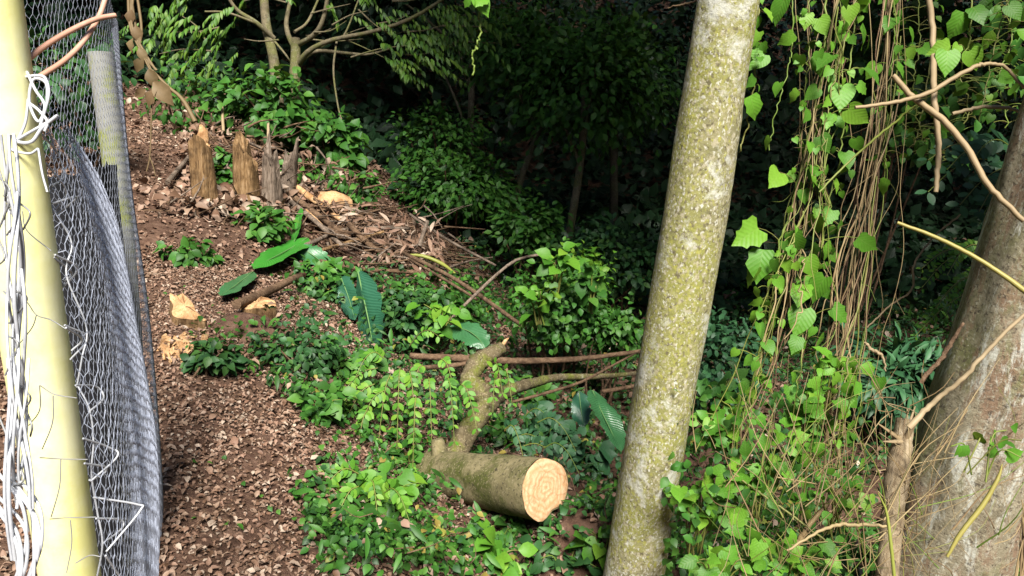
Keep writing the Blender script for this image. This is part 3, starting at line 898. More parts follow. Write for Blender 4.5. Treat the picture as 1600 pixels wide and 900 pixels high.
bigtrunk('tree', 'tall straight trunk spotted with pale and yellow lichen in the middle of the view',
         [np.r_[tb[:2], H(tb[0], tb[1]) - 0.15] * [1, 1, 1] if tb[2] > H(tb[0], tb[1]) - .15 else tb, PY(992, 880, YC), tm, PY(1104, 220, YC), tt_, tt_ + dirt * 0.8, tt_ + dirt * 2.2],
         [0.112, 0.107, 0.101, 0.094, 0.085, 0.08, 0.075], 'bark_mid', tt_ + dirt * 2.6 + np.array([0, 2.4, 0.6]), (2.4, 1.8, 1.3))
YR = 2.15
b0 = PY(1462, 930, YR); m0 = PY(1534, 690, YR); m1 = PY(1614, 450, YR); m2 = PY(1694, 210, YR)
def flare(a, z):
    return 0.05 * np.sin(4 * a + 0.6) * np.clip((0.9 - z) / 1.2, 0, 1) + 0.03 * np.sin(9 * a + z * 2)
bigtrunk('tree', 'thick mottled grey brown trunk flaring at its base on the right edge',
         [np.r_[b0[:2] - [0.03, 0], H(b0[0], b0[1]) - .3], b0, m0, m1, m2, m2 + (m2 - m0) * 1.5, m2 + (m2 - m0) * 3.2],
         [0.215, 0.19, 0.185, 0.172, 0.165, 0.15, 0.13], 'bark_right', m2 + (m2 - m0) * 3.6 + np.array([0.8, 2.2, 0.5]), (2.2, 1.8, 1.2), flare)

# ------------------------------------------------------------------ fallen log and branches
def log_piece(name, label, c0, c1, r0, r1, bark='bark_log', face='endgrain', face2=True, rough=0.05, cat='log', notch=True, sides=36):
    """cut log from c0 (face towards the viewer) to c1"""
    c0 = np.array(c0); c1 = np.array(c1)
    t = thing(name, label, cat, c0 - [0, 0, r0])
    ax = c1 - c0; ax /= np.linalg.norm(ax)
    u = np.cross(ax, [0, 0, 1.0]); u /= np.linalg.norm(u)
    b = np.cross(u, ax)
    ang = np.arange(sides) * 2 * math.pi / sides
    rs = np.random.RandomState(11)
    rel = 1 + rough * np.sin(2 * ang + 1) + 0.6 * rough * np.sin(3 * ang + 2.2) + 0.25 * rough * np.sin(5 * ang)
    if notch:
        rel = rel - 0.12 * np.exp(-((ang - 4.95) / 0.30) ** 2) + 0.08 * np.exp(-((ang - 4.30) / 0.22) ** 2) - 0.03 * np.exp(-((ang - 3.2) / .2) ** 2) + 0.012 * rs.uniform(-1, 1, sides)
    mb = MB(); n = 26; V = []
    for i in range(n):
        s = i / (n - 1)
        r = r0 * (1 - s) + r1 * s
        rl = 1 + (rel - 1) * (1 - 0.5 * s) + 0.012 * rs.uniform(-1, 1, sides) + 0.02 * np.sin(ang * 4 + s * 9)
        V.append(c0 + (c1 - c0) * s + (r * rl * np.cos(ang))[:, None] * u + (r * rl * np.sin(ang))[:, None] * b)
    i = np.arange(n - 1)[:, None] * sides; j = np.arange(sides)[None, :]; j2 = (j + 1) % sides
    mb.add(np.vstack(V), np.stack([i + j, i + j2, i + sides + j2, i + sides + j], -1).reshape(-1, 4))
    k = np.arange(sides)
    mb.add(np.vstack([V[-1].mean(0), V[-1]]), np.stack([0 * k, 1 + k, 1 + (k + 1) % sides], -1))
    mb.build('bark', M[bark], t)
    # face: rings of vertices slightly proud and uneven; mesh frame has local Z on the log axis
    mb = MB()
    fv = []
    nr = 7
    Rm = np.stack([u, b, -ax], -1)
    for q in range(1, nr + 1):
        fr = q / nr * (0.985 if q == nr else 1)
        loc = np.stack([r0 * rel * np.cos(ang) * fr, r0 * rel * np.sin(ang) * fr, 0.004 + rs.uniform(-.002, .002, sides) * (q < nr) - (0.006 if q == nr else 0)], -1)
        fv.append(loc)
    V2 = np.vstack([[[0, 0, 0.005]]] + [f_ for f_ in fv])
    Fq = []
    mb.add(V2, np.stack([0 * k, 1 + k, 1 + (k + 1) % sides], -1))
    qs = []
    for q in range(nr - 1):
        o_ = 1 + q * sides
        qs.append(np.stack([o_ + k, o_ + sides + k, o_ + sides + (k + 1) % sides, o_ + (k + 1) % sides], -1))
    mb.f.append(np.vstack(qs)); mb.m.append(np.zeros(len(np.vstack(qs)))); 
    o = mb.build('cut_face', M[face])
    o.parent = t
    Mx = Matrix.Identity(4)
    for a_ in range(3):
        for c_ in range(3):
            Mx[a_][c_] = Rm[a_, c_]
    off = c0 - (c0 - np.array([0, 0, r0]))
    for a_ in range(3):
        Mx[a_][3] = off[a_]
    o.matrix_local = Mx
    return t, u, b, ax
lc0 = P(852, 763, 3.1); lc1 = P(676, 737, 3.75)
log, lu, lb, lax = log_piece('fallen_log', 'mossy cut log lying on the bank with a pale fresh cut end', lc0, lc1, 0.128, 0.108)
mb = MB()
st0 = P(690, 728, 3.68)
mb.tube(curve([st0, st0 + lb * 0.10 - lu * 0.0, st0 + lb * 0.135], 6), [0.05, 0.04, 0.028], 10, 0.1)
mb.build('knot', M['bark_log'], log)

def limbthing(name, label, cat, segs, mat, group=None, extra=None, sides=9):
    """branch lying about: list of (pixel path, radii)"""
    w0 = Wp(segs[0][0])
    t = thing(name, label, cat, w0[0], group)
    for i, (pts, r) in enumerate(segs):
        mb = MB()
        mb.tube(curve(Wp(pts), max(14, 9 * len(pts))), r, sides + 3, 0.13)
        mb.build('limb' if i == 0 else 'side_branch', M[mat], t)
    return t
br = limbthing('broken_branch', 'crooked lichened branch leaning up behind the fallen log', 'branch',
          [([(700, 735, 3.85), (722, 690, 3.9), (748, 650, 3.95), (772, 622, 4.0)], [0.068, 0.06, 0.058, 0.05]),
           ([(768, 625, 4.0), (752, 614, 4.02), (738, 604, 4.05), (734, 588, 4.08), (748, 566, 4.12), (762, 556, 4.15), (786, 543, 4.2)], [0.05, 0.062, 0.066, 0.05, 0.056, 0.046, 0.034]),
           ([(772, 622, 4.0), (800, 608, 4.1), (832, 599, 4.3), (870, 590, 4.5), (940, 588, 4.8), (1010, 582, 5.1)], [0.045, 0.036, 0.03, 0.022, 0.018, 0.012])], 'bark_branch')
mb = MB(); mb.tube(Wp([(778, 552, 4.18), (790, 532, 4.2), (795, 528, 4.2)]), [0.018, 0.01, 0.002], 5, 0.2); mb.build('splinter', M['rawwood'], br)
mb = MB(); mb.tube(curve(Wp([(728, 708, 3.82), (735, 700, 3.84), (730, 692, 3.86)]), 6), [0.02, 0.045, 0.03], 8, 0.1); 
limbthing('fallen_branch', 'long straight brown branch lying level behind the crooked branch', 'branch',
          [([(640, 556, 4.5), (720, 560, 4.6), (800, 564, 4.7), (900, 561, 4.9), (1000, 549, 5.1)], [0.018, 0.024, 0.022, 0.018, 0.014]),
           ([(640, 575, 4.4), (700, 572, 4.5), (745, 565, 4.6)], [0.012, 0.016, 0.012])], 'stick', 'branches lying across the bank')
limbthing('fallen_branch', 'thin bent twig crossing above the second level branch', 'branch',
          [([(800, 628, 4.1), (850, 615, 4.2), (905, 598, 4.4), (950, 575, 4.6), (1000, 548, 4.9)], [0.008, 0.009, 0.008, 0.006])], 'stick', 'branches lying across the bank')
limbthing('fallen_branch', 'reddish branch poking out right of the lichen trunk', 'branch',
          [([(940, 612, 4.9), (1010, 600, 5.1), (1090, 583, 5.2), (1145, 583, 5.2)], [0.014, 0.014, 0.012, 0.008])], 'stick', 'branches lying across the bank')

# ------------------------------------------------------------------ stumps
def stump(name, label, px, pyt, pyb, wpx, mat, d=None, jag=0.08, lean=(0, 0), top=None, sides=26, flat=False, group='tall weathered stumps'):
    g = G(px, pyb) if d is None else P(px, pyb, d)
    dd = proj(g)[2]
    r = wpx / 2 * dd / F
    h = (pyb - pyt) * dd / F
    t = thing(name, label, 'stump', g, group)
    rs = np.random.RandomState(int(px))
    ang = np.arange(sides) * 2 * math.pi / sides
    prof = 1 + 0.10 * np.sin(2 * ang + px) + 0.08 * np.sin(5 * ang + 1) + 0.15 * rs.uniform(-1, 1, sides)
    jg = jag * (1.1 * np.sin(ang + px) + 0.5 * np.sin(2 * ang + px * 2) + 0.8 * rs.uniform(-1, 1, sides) ** 3)
    mb = MB(); V = []; n = 16
    for i in range(n):
        s = i / (n - 1)
        rr = r * (1.12 - 0.2 * s + 0.12 * np.exp(-s * 7)) * prof * (1 + 0.02 * rs.uniform(-1, 1, sides))
        z = -0.12 + s * (h + 0.12 + jg)
        V.append(g + np.stack([rr * np.cos(ang) + lean[0] * s * h, rr * np.sin(ang) + lean[1] * s * h, z * np.ones(sides)], -1))
    i = np.arange(n - 1)[:, None] * sides; j = np.arange(sides)[None, :]; j2 = (j + 1) % sides
    mb.add(np.vstack(V), np.stack([i + j, i + j2, i + sides + j2, i + sides + j], -1).reshape(-1, 4))
    mb.build('weathered_side', M[mat], t)
    mb = MB(); k = np.arange(sides)
    cen = V[-1].mean(0) - [0, 0, 0.03]
    inn = cen + (V[-1] - cen) * 0.5 + np.c_[np.zeros(sides), np.zeros(sides), rs.uniform(-.04, .03, sides)]
    mb.add(np.vstack([cen, inn]), np.stack([0 * k, 1 + k, 1 + (k + 1) % sides], -1))
    mb.add(np.vstack([inn, V[-1]]), np.stack([k, sides + k, sides + (k + 1) % sides, (k + 1) % sides], -1))
    mb.build('broken_top', M[top or mat], t, smooth=False)
    return t
s1 = stump('stump', 'tallest golden brown stump standing leftmost with an orange broken top', 323, 226, 325, 33, 'stump', jag=0.06, lean=(-0.08, 0), top='rawwood')
d_ = proj(np.array(s1.location))[2]
mb = MB(); mb.tube(curve(Wp([(312, 240, d_), (318, 210, d_), (313, 195, d_)]), 6), [0.06, 0.045, 0.012], 7, 0.25)
mb.build('splinter', M['rawwood'], s1)
stump('stump', 'broad brown stump in the middle of the three tall stumps', 388, 238, 328, 38, 'stump', jag=0.14, lean=(-0.02, 0))
stump('stump', 'grey weathered stump rightmost of the three tall stumps', 426, 258, 335, 31, 'stump_grey', jag=0.15)
stump('stump', 'thin grey split stump leaning on the brush pile', 447, 243, 315, 22, 'stump_grey', jag=0.10, lean=(0.1, 0), group=None)
stump('stump', 'rough brown snag behind the tall stumps', 365, 222, 265, 46, 'stump', d=8.6, jag=0.12, lean=(0.25, 0), group=None)

# cut stumps beside the path: slanting pale faces
def cutstump(label, outline_px, d, thick, faceup, sidemat, name='cut_stump', group='pale cut stumps by the path'):
    d0 = d
    pts = np.array([P(px, py, d0 - (py - faceup[0]) * faceup[1]) for px, py in outline_px])
    cen = pts.mean(0)
    base = onG(cen[0], cen[1])
    t = thing(name, label, 'stump', base, group)
    n = len(pts)
    nn = 4 * n
    ring = curve(np.vstack([pts, pts[:1]]), nn + 1)[:-1]
    ring = ring + unit(nn) * 0.006
    k = np.arange(nn)
    nr = np.cross(pts[1] - pts[0], pts[n // 2] - pts[0]); nr /= np.linalg.norm(nr)
    if nr[2] < 0: nr = -nr
    mb = MB()
    mid = cen + (ring - cen) * 0.55 + nr * rng.uniform(-0.006, 0.012, (nn, 1))
    mb.add(np.vstack([cen[None] + nr * 0.004, mid]), np.stack([0 * k, 1 + k, 1 + (k + 1) % nn], -1))
    mb.add(np.vstack([mid, ring]), np.stack([k, nn + k, nn + (k + 1) % nn, (k + 1) % nn], -1))
    mb.build('cut_face', M['rawwood'], t, smooth=False)
    mb = MB()
    low = ring.copy()
    low = cen + (ring - cen) * 1.25
    low[:, 2] = H(low[:, 0], low[:, 1]) - 0.03
    mid2 = cen + (ring - cen) * 1.06; mid2[:, 2] = ring[:, 2] * 0.55 + low[:, 2] * 0.45
    r0_ = ring - nr * 0.002
    mb.add(np.vstack([r0_, mid2, low]), np.vstack([np.stack([k, nn + k, nn + (k + 1) % nn, (k + 1) % nn], -1), np.stack([nn + k, 2 * nn + k, 2 * nn + (k + 1) % nn, nn + (k + 1) % nn], -1)]))
    mb.build('bark', M[sidemat], t)
    return t
dS = Gd(295, 515)
cutstump('jagged pale cut stump closest to the mesh fence', [(266, 459), (278, 462), (286, 458), (303, 475), (305, 485), (321, 499), (300, 500), (270, 493), (269, 478)], dS + 0.05, 0.1, (480, 0.004), 'stump')
dS2 = Gd(410, 505)
cutstump('low cut stump with a smooth oval pale face right of the jagged one', [(377, 474), (392, 466), (410, 463), (428, 470), (431, 479), (412, 480), (390, 484), (380, 481)], dS2 + 0.1, 0.1, (474, 0.012), 'stump')
# mossy root mound under the second cut stump
def mound(label, px, py, wpx, hpx, name='earth_mound'):
    g = G(px, py); dd = proj(g)[2]
    rx = wpx / 2 * dd / F; hz = hpx * dd / F
    mb = MB(); nu, nv = 26, 12; V = []
    for i in range(nv):
        s = i / (nv - 1)
        a = np.arange(nu) * 2 * math.pi / nu
        rr = rx * s * (1 + 0.08 * np.sin(3 * a) + 0.06 * np.sin(5 * a + 1))
        x = g[0] + rr * np.cos(a); y = g[1] + rr * np.sin(a) * 0.8
        V.append(np.stack([x, y, H(x, y) + hz * (1 - s * s) - 0.03 + rng.uniform(-.01, .01, nu)], -1))
    i = np.arange(nv - 1)[:, None] * nu; j = np.arange(nu)[None, :]; j2 = (j + 1) % nu
    mb.add(np.vstack(V), np.stack([i + j, i + nu + j, i + nu + j2, i + j2], -1).reshape(-1, 4))
    o = mb.build(name, M['soil'], loc=g)
    tag(o, label, 'mound')
mound('low brown earth mound around the oval cut stump', 400, 520, 170, 32)

# wood chips
def chips(label, px, py, n, sx, sy, size):
    g = G(px, py)
    mb = MB()
    for i in range(n):
        q = G(px + rng.normal() * sx, py + rng.normal() * sy)
        p = np.array([q[0], q[1], H(q[0], q[1]) + 0.02])
        a = unit(1)[0]; b_ = np.cross(a, unit(1)[0]); b_ /= np.linalg.norm(b_); c_ = np.cross(a, b_)
        s = size * rng.uniform(.5, 1.2)
        v = [p + a * s * x + b_ * s * .6 * y + c_ * s * .15 * z for x, y, z in [(-1, -1, -1), (1, -.7, -1), (.8, 1, -1), (-.9, .8, -1), (-1, -1, 1), (1, -.7, 1), (.8, 1, 1), (-.9, .8, 1)]]
        mb.add(v, [(0, 3, 2, 1), (4, 5, 6, 7), (0, 1, 5, 4), (1, 2, 6, 5), (2, 3, 7, 6), (3, 0, 4, 7)])
    tag(mb.build('wood_chips', M['rawwood'], smooth=False), label, 'wood chips', kind='stuff')
chips('pale wood chips scattered on the litter below the jagged stump', 280, 552, 60, 16, 11, 0.028)

# sawn block on the brush pile
dB = 7.3
t = thing('wood_block', 'tan sawn wood block lying on the brush pile', 'wood block', P(517, 340, dB))
mb = MB(); mb.tube(curve(Wp([(500, 318, dB), (520, 318, dB + 0.02), (537, 322, dB + .15)]), 8), [0.115, 0.125, 0.115], 14, 0.05)
mb.build('block_body', M['rawwood'], t)

# ------------------------------------------------------------------ brush pile sticks
STK = [
 ('long pale split plank slanting down the brush pile', [(440, 275, 7.3), (480, 305, 7.2), (537, 346, 7.1)], 0.035, 'rawwood'),
 ('dark pole just under the pale split plank', [(450, 300, 7.2), (495, 335, 7.1), (545, 372, 7.0)], 0.03, 'stick'),
 ('second dark pole lower on the left flank of the pile', [(455, 315, 7.1), (500, 352, 7.0), (535, 385, 6.9)], 0.025, 'stump_grey'),
 ('short tan stick below the dark poles', [(478, 330, 7), (502, 352, 6.9)], 0.022, 'rawwood'),
 ('level pale stick along the top of the pile', [(478, 383, 6.9), (545, 358, 6.9), (640, 357, 6.9)], 0.02, 'stump_grey'),
 ('tan stick slanting under the level pale stick', [(500, 392, 6.8), (550, 377, 6.8), (600, 362, 6.8)], 0.017, 'stump'),
 ('reddish thick stick steep through the pile centre', [(545, 350, 6.8), (575, 380, 6.7), (610, 405, 6.7)], 0.03, 'stick'),
 ('dark stick along the lower front of the pile', [(500, 408, 6.6), (560, 420, 6.5), (640, 425, 6.5), (690, 432, 6.4)], 0.02, 'stick'),
 ('short stub standing up at the right of the pile', [(655, 385, 6.7), (668, 345, 6.8)], 0.02, 'stump_grey'),
 ('long grey stick trailing right from the pile', [(640, 335, 7), (700, 375, 6.9), (775, 415, 6.8)], 0.014, 'stump_grey'),
 ('long brown pole sloping down to the right from the pile', [(630, 395, 6.2), (700, 430, 5.7), (750, 462, 5.35), (812, 506, 5.1)], 0.018, 'stick'),
 ('second brown pole close under the long sloping one', [(640, 405, 6.1), (700, 440, 5.6), (745, 468, 5.3)], 0.012, 'stick'),
 ('arching stick bent over the long sloping poles', [(700, 502, 5.1), (740, 463, 5.2), (775, 430, 5.25), (810, 405, 5.3), (858, 396, 5.4)], 0.013, 'stump_grey'),
 ('dark branch lying left of the oval cut stump', [(370, 476, 5.1), (420, 455, 5.2), (470, 430, 5.3)], 0.03, 'stick'),
 ('thin pale upright stalk behind the leftmost stump', [(349, 205, 8.2), (347, 165, 8.3)], 0.018, 'paletwig'),
 ('thin pale upright stalk behind the grey stump', [(420, 240, 8.0), (419, 192, 8.1)], 0.018, 'paletwig'),
 ('dead slanting pole behind the leftmost stump', [(345, 230, 8.6), (300, 190, 8.8), (285, 150, 8.9)], 0.045, 'stick'),
 ('slim dry pole in the litter left of the tall stumps', [(262, 285, 8.5), (295, 245, 8.7)], 0.025, 'stump_grey'),
]
for lab, pts, r, m in STK:
    t = MB(); w_ = Wg(pts, 0.30)
    t.tube(curve(w_, 12), [r, r * 0.95, r * 0.8], 7, 0.12)
    o = t.build('stick', M[m], loc=w_[0])
    tag(o, lab, 'stick', 'cut sticks of the brush pile')
t = MB(); w_ = Wg([(630, 398, 6.2), (660, 400, 6.2), (690, 412, 6.2), (712, 428, 6.1)])
t.tube(curve(w_, 10), [0.006, 0.016, 0.018, 0.008], 7)
tag(t.build('green_stalk', M['reed'], loc=w_[0]), 'bright yellow green stalk lying on the right of the brush pile', 'stalk')
# loose twigs and dead fronds of the pile
mb = MB()
for i in range(260):
    px = rng.uniform(470, 700); py = 345 + (px - 470) * 0.22 + rng.normal() * 26
    d = Gd(min(px, 640), max(py, 330)) - rng.uniform(0.0, 0.35)
    d = min(d, 7.6)
    a = rng.normal() * 0.5 + 0.35
    ln = rng.uniform(25, 75)
    p0 = P(px, py, d); p1 = P(px + ln * math.cos(a), py + ln * math.sin(a) * 0.8, d + rng.normal() * 0.15)
    mb.tube(curve([p0, (p0 + p1) / 2 + unit(1)[0] * 0.03, p1], 5), [rng.uniform(.005, .016), .004], 5, tint=rng.rand(), mat=0 if rng.rand() < .75 else 2)
for i in range(420):
    pass
for i in range(260):
    px = rng.uniform(295, 560); py = 232 + (px - 300) * 0.30 + rng.normal() * 30
    d = min(rng.uniform(7.7, 8.6), Gd(px, py) - .05)
    a = rng.normal() * 0.8 + 0.2; ln = rng.uniform(20, 70)
    p0 = P(px, py, d); p1 = P(px + ln * math.cos(a), py + ln * math.sin(a) * .8, d + rng.normal() * .15)
    mb.tube(curve([p0, (p0 + p1) / 2 + unit(1)[0] * .04, p1], 5), [rng.uniform(.006, .018), .004], 5, tint=rng.rand(), mat=0 if rng.rand() < .7 else 2)
n = 700
pxs = rng.normal(385, 60, n); pys = rng.uniform(300, 345, n)
pp = np.array([G(a, b_) + [0, 0, rng.uniform(.02, .16)] for a, b_ in zip(pxs, pys)])
tp = unit(n); tp[:, 2] -= .2
scatter(mb, L_DEAD, pp, tp, np.array([0, -.5, .8]) + .7 * unit(n), rng.uniform(.05, .13, n), rng.rand(n), 1)
for i in range(70):
    q = G(rng.normal(385, 70), rng.uniform(290, 350)) + [0, 0, .06]
    e = q + unit(1)[0] * np.array([.4, .3, .2]) + [0, 0, .08]
    mb.tube(curve([q, (q + e) / 2 + unit(1)[0] * .03, e], 5), [rng.uniform(.006, .014), .003], 5, tint=rng.rand(), mat=0 if rng.rand() < .6 else 2)
n = 3000
pxs = rng.uniform(285, 560, n); pys = 246 + (pxs - 290) * 0.28 + rng.normal(size=n) * 26
pp = np.array([P(a, b_, min(8.3 + rng.uniform(-.5, .4), Gd(a, b_) - .03)) for a, b_ in zip(pxs, pys)])
tp = unit(n); tp[:, 2] -= .2
scatter(mb, L_DEAD, pp, tp, np.array([0, -.5, .8]) + .7 * unit(n), rng.uniform(.04, .11, n), rng.rand(n), 1)
n = 900
pxs = rng.uniform(470, 690, n); pys = 350 + (pxs - 470) * 0.25 + rng.normal(size=n) * 24
pp = np.array([P(a, b_, 6.95 - (b_ - 350) * 0.004 + rng.uniform(-.1, .25)) for a, b_ in zip(pxs, pys)])
tp = unit(n); tp[:, 2] -= 0.2
scatter(mb, L_LONG, pp, tp, np.array([0, -.4, .8]) + .6 * unit(n), rng.uniform(.05, .15, n), rng.rand(n), 1)
tag(mb.build('brush_debris', [M['stick'], M['litter'], M['stump_grey']]), 'reddish brown dead twigs and leaves heaped as a brush pile', 'brush debris', kind='stuff')

# ------------------------------------------------------------------ banana leaves
def bananaleaf(label, pts, wid, mat, fold=0.25, twist=0.0, group='cut banana leaves', nrm=None, tatter=0.055):
    w_ = curve(Wg([p for p in pts], 0.25), 22)
    n = len(w_)
    tan = np.gradient(w_, axis=0); tan /= np.linalg.norm(tan, axis=1)[:, None]
    nr = np.array(nrm if nrm is not None else (0, -0.7, 0.7)); nr = nr / np.linalg.norm(nr)
    t = thing('banana_leaf', label, 'banana leaf', w_[0], group)
    mb = MB(); V = []; al = []
    rs = np.random.RandomState(abs(int(pts[0][0] * 7 + pts[0][1])))
    cols = [-1, -.66, -.33, 0, .33, .66, 1]
    for i in range(n):
        s = i / (n - 1)
        wd = np.interp(s, [0, .12, .35, .7, .9, 1], [0.15, .75, 1, .9, .5, 0.03]) * wid
        sd_ = np.cross(tan[i], nr); sd_ /= np.linalg.norm(sd_)
        nn = np.cross(sd_, tan[i])
        for c in cols:
            e = 1 + (rs.uniform(-tatter, tatter) * 3 if abs(c) == 1 else 0)
            V.append(w_[i] + sd_ * c * wd * e + nn * (fold * wd * abs(c) * (1 - 0.5 * abs(c)) + 0.10 * wd * math.sin(s * 9 + c * 3)))
            al.append(s - 0.12 * abs(c))
    nc = len(cols)
    i = np.arange(n - 1)[:, None] * nc; j = np.arange(nc - 1)[None, :]
    mb.add(np.array(V), np.stack([i + j, i + j + 1, i + nc + j + 1, i + nc + j], -1).reshape(-1, 4))
    o = mb.build('blade', M[mat], t)
    at = o.data.attributes.new('along', 'FLOAT', 'POINT')
    at.data.foreach_set('value', np.array(al, np.float32))
    mb = MB(); mb.tube(w_ + np.array(nr) * 0.004, [wid * 0.05, wid * 0.035, wid * 0.01], 6)
    mb.build('midrib', M['midrib'], t)
bananaleaf('large dark banana leaf hanging down with a pale midrib', [(560, 425, 5.3), (572, 480, 5.1), (580, 520, 4.95), (584, 556, 4.85)], 0.13, 'banana_dark', -0.5, nrm=(-.55, -.8, .3))
bananaleaf('narrow dark banana leaf beside the left edge of the large one', [(532, 430, 5.4), (545, 465, 5.3), (555, 500, 5.2)], 0.075, 'banana_dark', 0.2, nrm=(-.3, -.8, .5))
bananaleaf('broad bright green banana leaf lying by the brush pile', [(480, 372, 6.6), (455, 388, 6.4), (425, 404, 6.3), (396, 420, 6.2)], 0.115, 'banana_bright', 0.2, nrm=(0, -.6, .8))
bananaleaf('upright bright green banana leaf above the broad bright one', [(460, 378, 6.6), (465, 352, 6.7), (470, 325, 6.8)], 0.065, 'banana_bright', 0.3, nrm=(-.2, -.9, .2))
bananaleaf('darker green banana leaf right of the broad bright one', [(465, 385, 6.5), (490, 400, 6.35), (512, 418, 6.2)], 0.10, 'banana_mid', 0.1, nrm=(0.2, -.5, .8))
bananaleaf('faded banana leaf flat on the litter left of the broad bright one', [(395, 425, 6.0), (370, 445, 5.85), (345, 462, 5.7)], 0.07, 'banana_mid', 0.1, nrm=(0, -.3, .9))
bananaleaf('short grey green banana leaf below the arching stick', [(700, 512, 5.0), (728, 516, 4.9), (748, 530, 4.8), (757, 545, 4.75)], 0.085, 'banana_mid', -0.4, nrm=(0.1, -.7, .7))
bananaleaf('wide grey green banana leaf next to the lichen trunk', [(925, 610, 4.3), (938, 640, 4.2), (955, 675, 4.1), (970, 706, 4.0)], 0.10, 'banana_mid', 0.5, nrm=(.6, -.8, .3))
bananaleaf('shaded banana leaf half hidden left of the wide grey green one', [(905, 612, 4.5), (908, 640, 4.45), (912, 668, 4.4)], 0.06, 'banana_dark', 0.1, nrm=(-.3, -.8, .4))

# ------------------------------------------------------------------ individual leaves
LEAFMESH = {}
def leafmesh(key, geo, mat):
    k = (key, mat)
    if k not in LEAFMESH:
        V, Fc = geo
        me = bpy.data.meshes.new(key)
        me.from_pydata(V.tolist(), [], Fc.tolist())
        me.polygons.foreach_set('use_smooth', np.ones(len(Fc), bool))
        me.materials.append(M[mat])
        LEAFMESH[k] = me
    return LEAFMESH[k]
def putleaf(parent, name, me, pos, tip, nrm, size, origin):
    fr = frames(np.asarray(tip, float)[None], np.asarray(nrm, float)[None])[0] * size
    o = bpy.data.objects.new(name, me)
    COL.objects.link(o)
    o.parent = parent
    q = np.asarray(pos) - origin
    o.matrix_local = Matrix(((*fr[0], q[0]), (*fr[1], q[1]), (*fr[2], q[2]), (0, 0, 0, 1)))
    return o
VINES = [('vine_leaf', L_VINE), ('vine_leaf_b', L_VINE2), ('heart', L_HEART)]
def pick(mat='vine', kinds=(L_VINE, L_VINE2, L_HEART, L_HEART)):
    i = rng.randint(len(kinds))
    return leafmesh('leaf%d_%s' % (id(kinds[i]) % 997, mat), kinds[i], mat)

def vine(label, pts, r, leaves=(), auto=0, arange=(0, 1), lsize=(16, 30), mat='vine', stem='greenstem', spread=14, group='leafy vines hanging beside the lichen trunk', kinds=(L_VINE, L_VINE2, L_HEART, L_HEART), wob=0.006):
    c = curve(Wp(pts), 8 * len(pts))
    c[1:-1] += np.cumsum(rng.normal(size=(len(c) - 2, 3)) * wob * 0.35, axis=0) * 0.5 + rng.normal(size=(len(c) - 2, 3)) * wob * 0.5
    org = c[0]
    t = thing('hanging_vine', label, 'vine', org, group)
    mb = MB(); mb.tube(c, [r, r * .8], 5)
    items = []
    for (px, py, s) in leaves:
        # nearest depth along the stem
        pj = np.array([proj(q) for q in c])
        i = int(np.argmin((pj[:, 0] - px) ** 2 + (pj[:, 1] - py) ** 2))
        d = pj[i, 2] - 0.04
        items.append((P(px, py - s * 0.4, d), c[i], s * d / F))
    for _ in range(int(auto * 2.3)):
        f = rng.uniform(*arange)
        i = int(f * (len(c) - 1))
        pj = proj(c[i])
        s = lsize[0] * 0.75 + (lsize[1] - lsize[0] * 0.75) * rng.rand() ** 1.8
        sg = rng.choice([-1, 1])
        items.append((P(pj[0] + sg * rng.uniform(.15, 1) * spread, pj[1] + rng.normal() * 6, pj[2] - rng.uniform(-.06, .08)), c[i], s * pj[2] / F))
    for pos, an, s in items:
        mb.tube(curve([an, (an + pos) / 2 + [0, 0, .008], pos], 4), [0.0016, 0.001], 4, cap=False)
        out = pos - an; out[2] = 0
        tip = np.array([0, -0.15, -0.9]) + 0.7 * unit(1)[0] + out * 6
        nr = np.array([-.1, -0.7, 0.65]) + 0.8 * unit(1)[0]
        putleaf(t, 'leaf', pick(mat, kinds), pos, tip, nr, s, org)
    mb.build('stem', M[stem], t)
    return t

vine('leafiest short vine hugging the right side of the lichen trunk', [(1186, -30, 2.4), (1184, 50, 2.4), (1178, 120, 2.4), (1170, 190, 2.42), (1155, 238, 2.45)], 0.003,
     [(1192, 25, 26), (1186, 60, 26), (1194, 98, 34), (1178, 128, 22), (1172, 165, 38), (1190, 75, 22), (1182, 35, 20), (1176, 100, 20)], 5, (0, .7), (14, 22), spread=10)
vine('thin vine with few single leaves hanging clear against the dark', [(1238, -30, 2.45), (1238, 60, 2.45), (1228, 110, 2.45), (1212, 175, 2.45), (1202, 235, 2.45)], 0.0022,
     [(1225, 15, 38), (1241, 63, 26), (1219, 138, 22), (1203, 224, 22)], 0)
vine('leafy vine dropping to the cluster of broad pale leaves', [(1288, -30, 2.5), (1290, 60, 2.5), (1276, 160, 2.5), (1258, 240, 2.5), (1240, 310, 2.5), (1216, 380, 2.5), (1200, 460, 2.5), (1185, 560, 2.5), (1160, 660, 2.5)], 0.0042,
     [(1280, 40, 30), (1296, 70, 28), (1278, 100, 30), (1315, 150, 44), (1278, 148, 26), (1262, 180, 24), (1296, 190, 28), (1280, 225, 30), (1218, 285, 40), (1262, 275, 36), (1270, 300, 40), (1290, 275, 32),
      (1185, 378, 54), (1192, 410, 50), (1186, 432, 40), (1238, 375, 36), (1260, 415, 34), (1182, 495, 26), (1186, 515, 26)], 14, (.1, 1), (14, 26), spread=22)
vine('vine with toothed bright leaves left of the dry stem bundle', [(1340, -30, 2.55), (1330, 100, 2.55), (1320, 220, 2.55), (1300, 330, 2.55), (1280, 430, 2.55), (1262, 540, 2.55), (1250, 640, 2.5)], 0.003,
     [(1318, 60, 32), (1345, 55, 36), (1320, 250, 30), (1300, 340, 30), (1275, 350, 34), (1290, 395, 36), (1255, 460, 40), (1290, 450, 44), (1255, 500, 46), (1300, 495, 34), (1280, 545, 44), (1246, 545, 34), (1340, 385, 34)], 16, (.05, 1), (14, 28), spread=24)
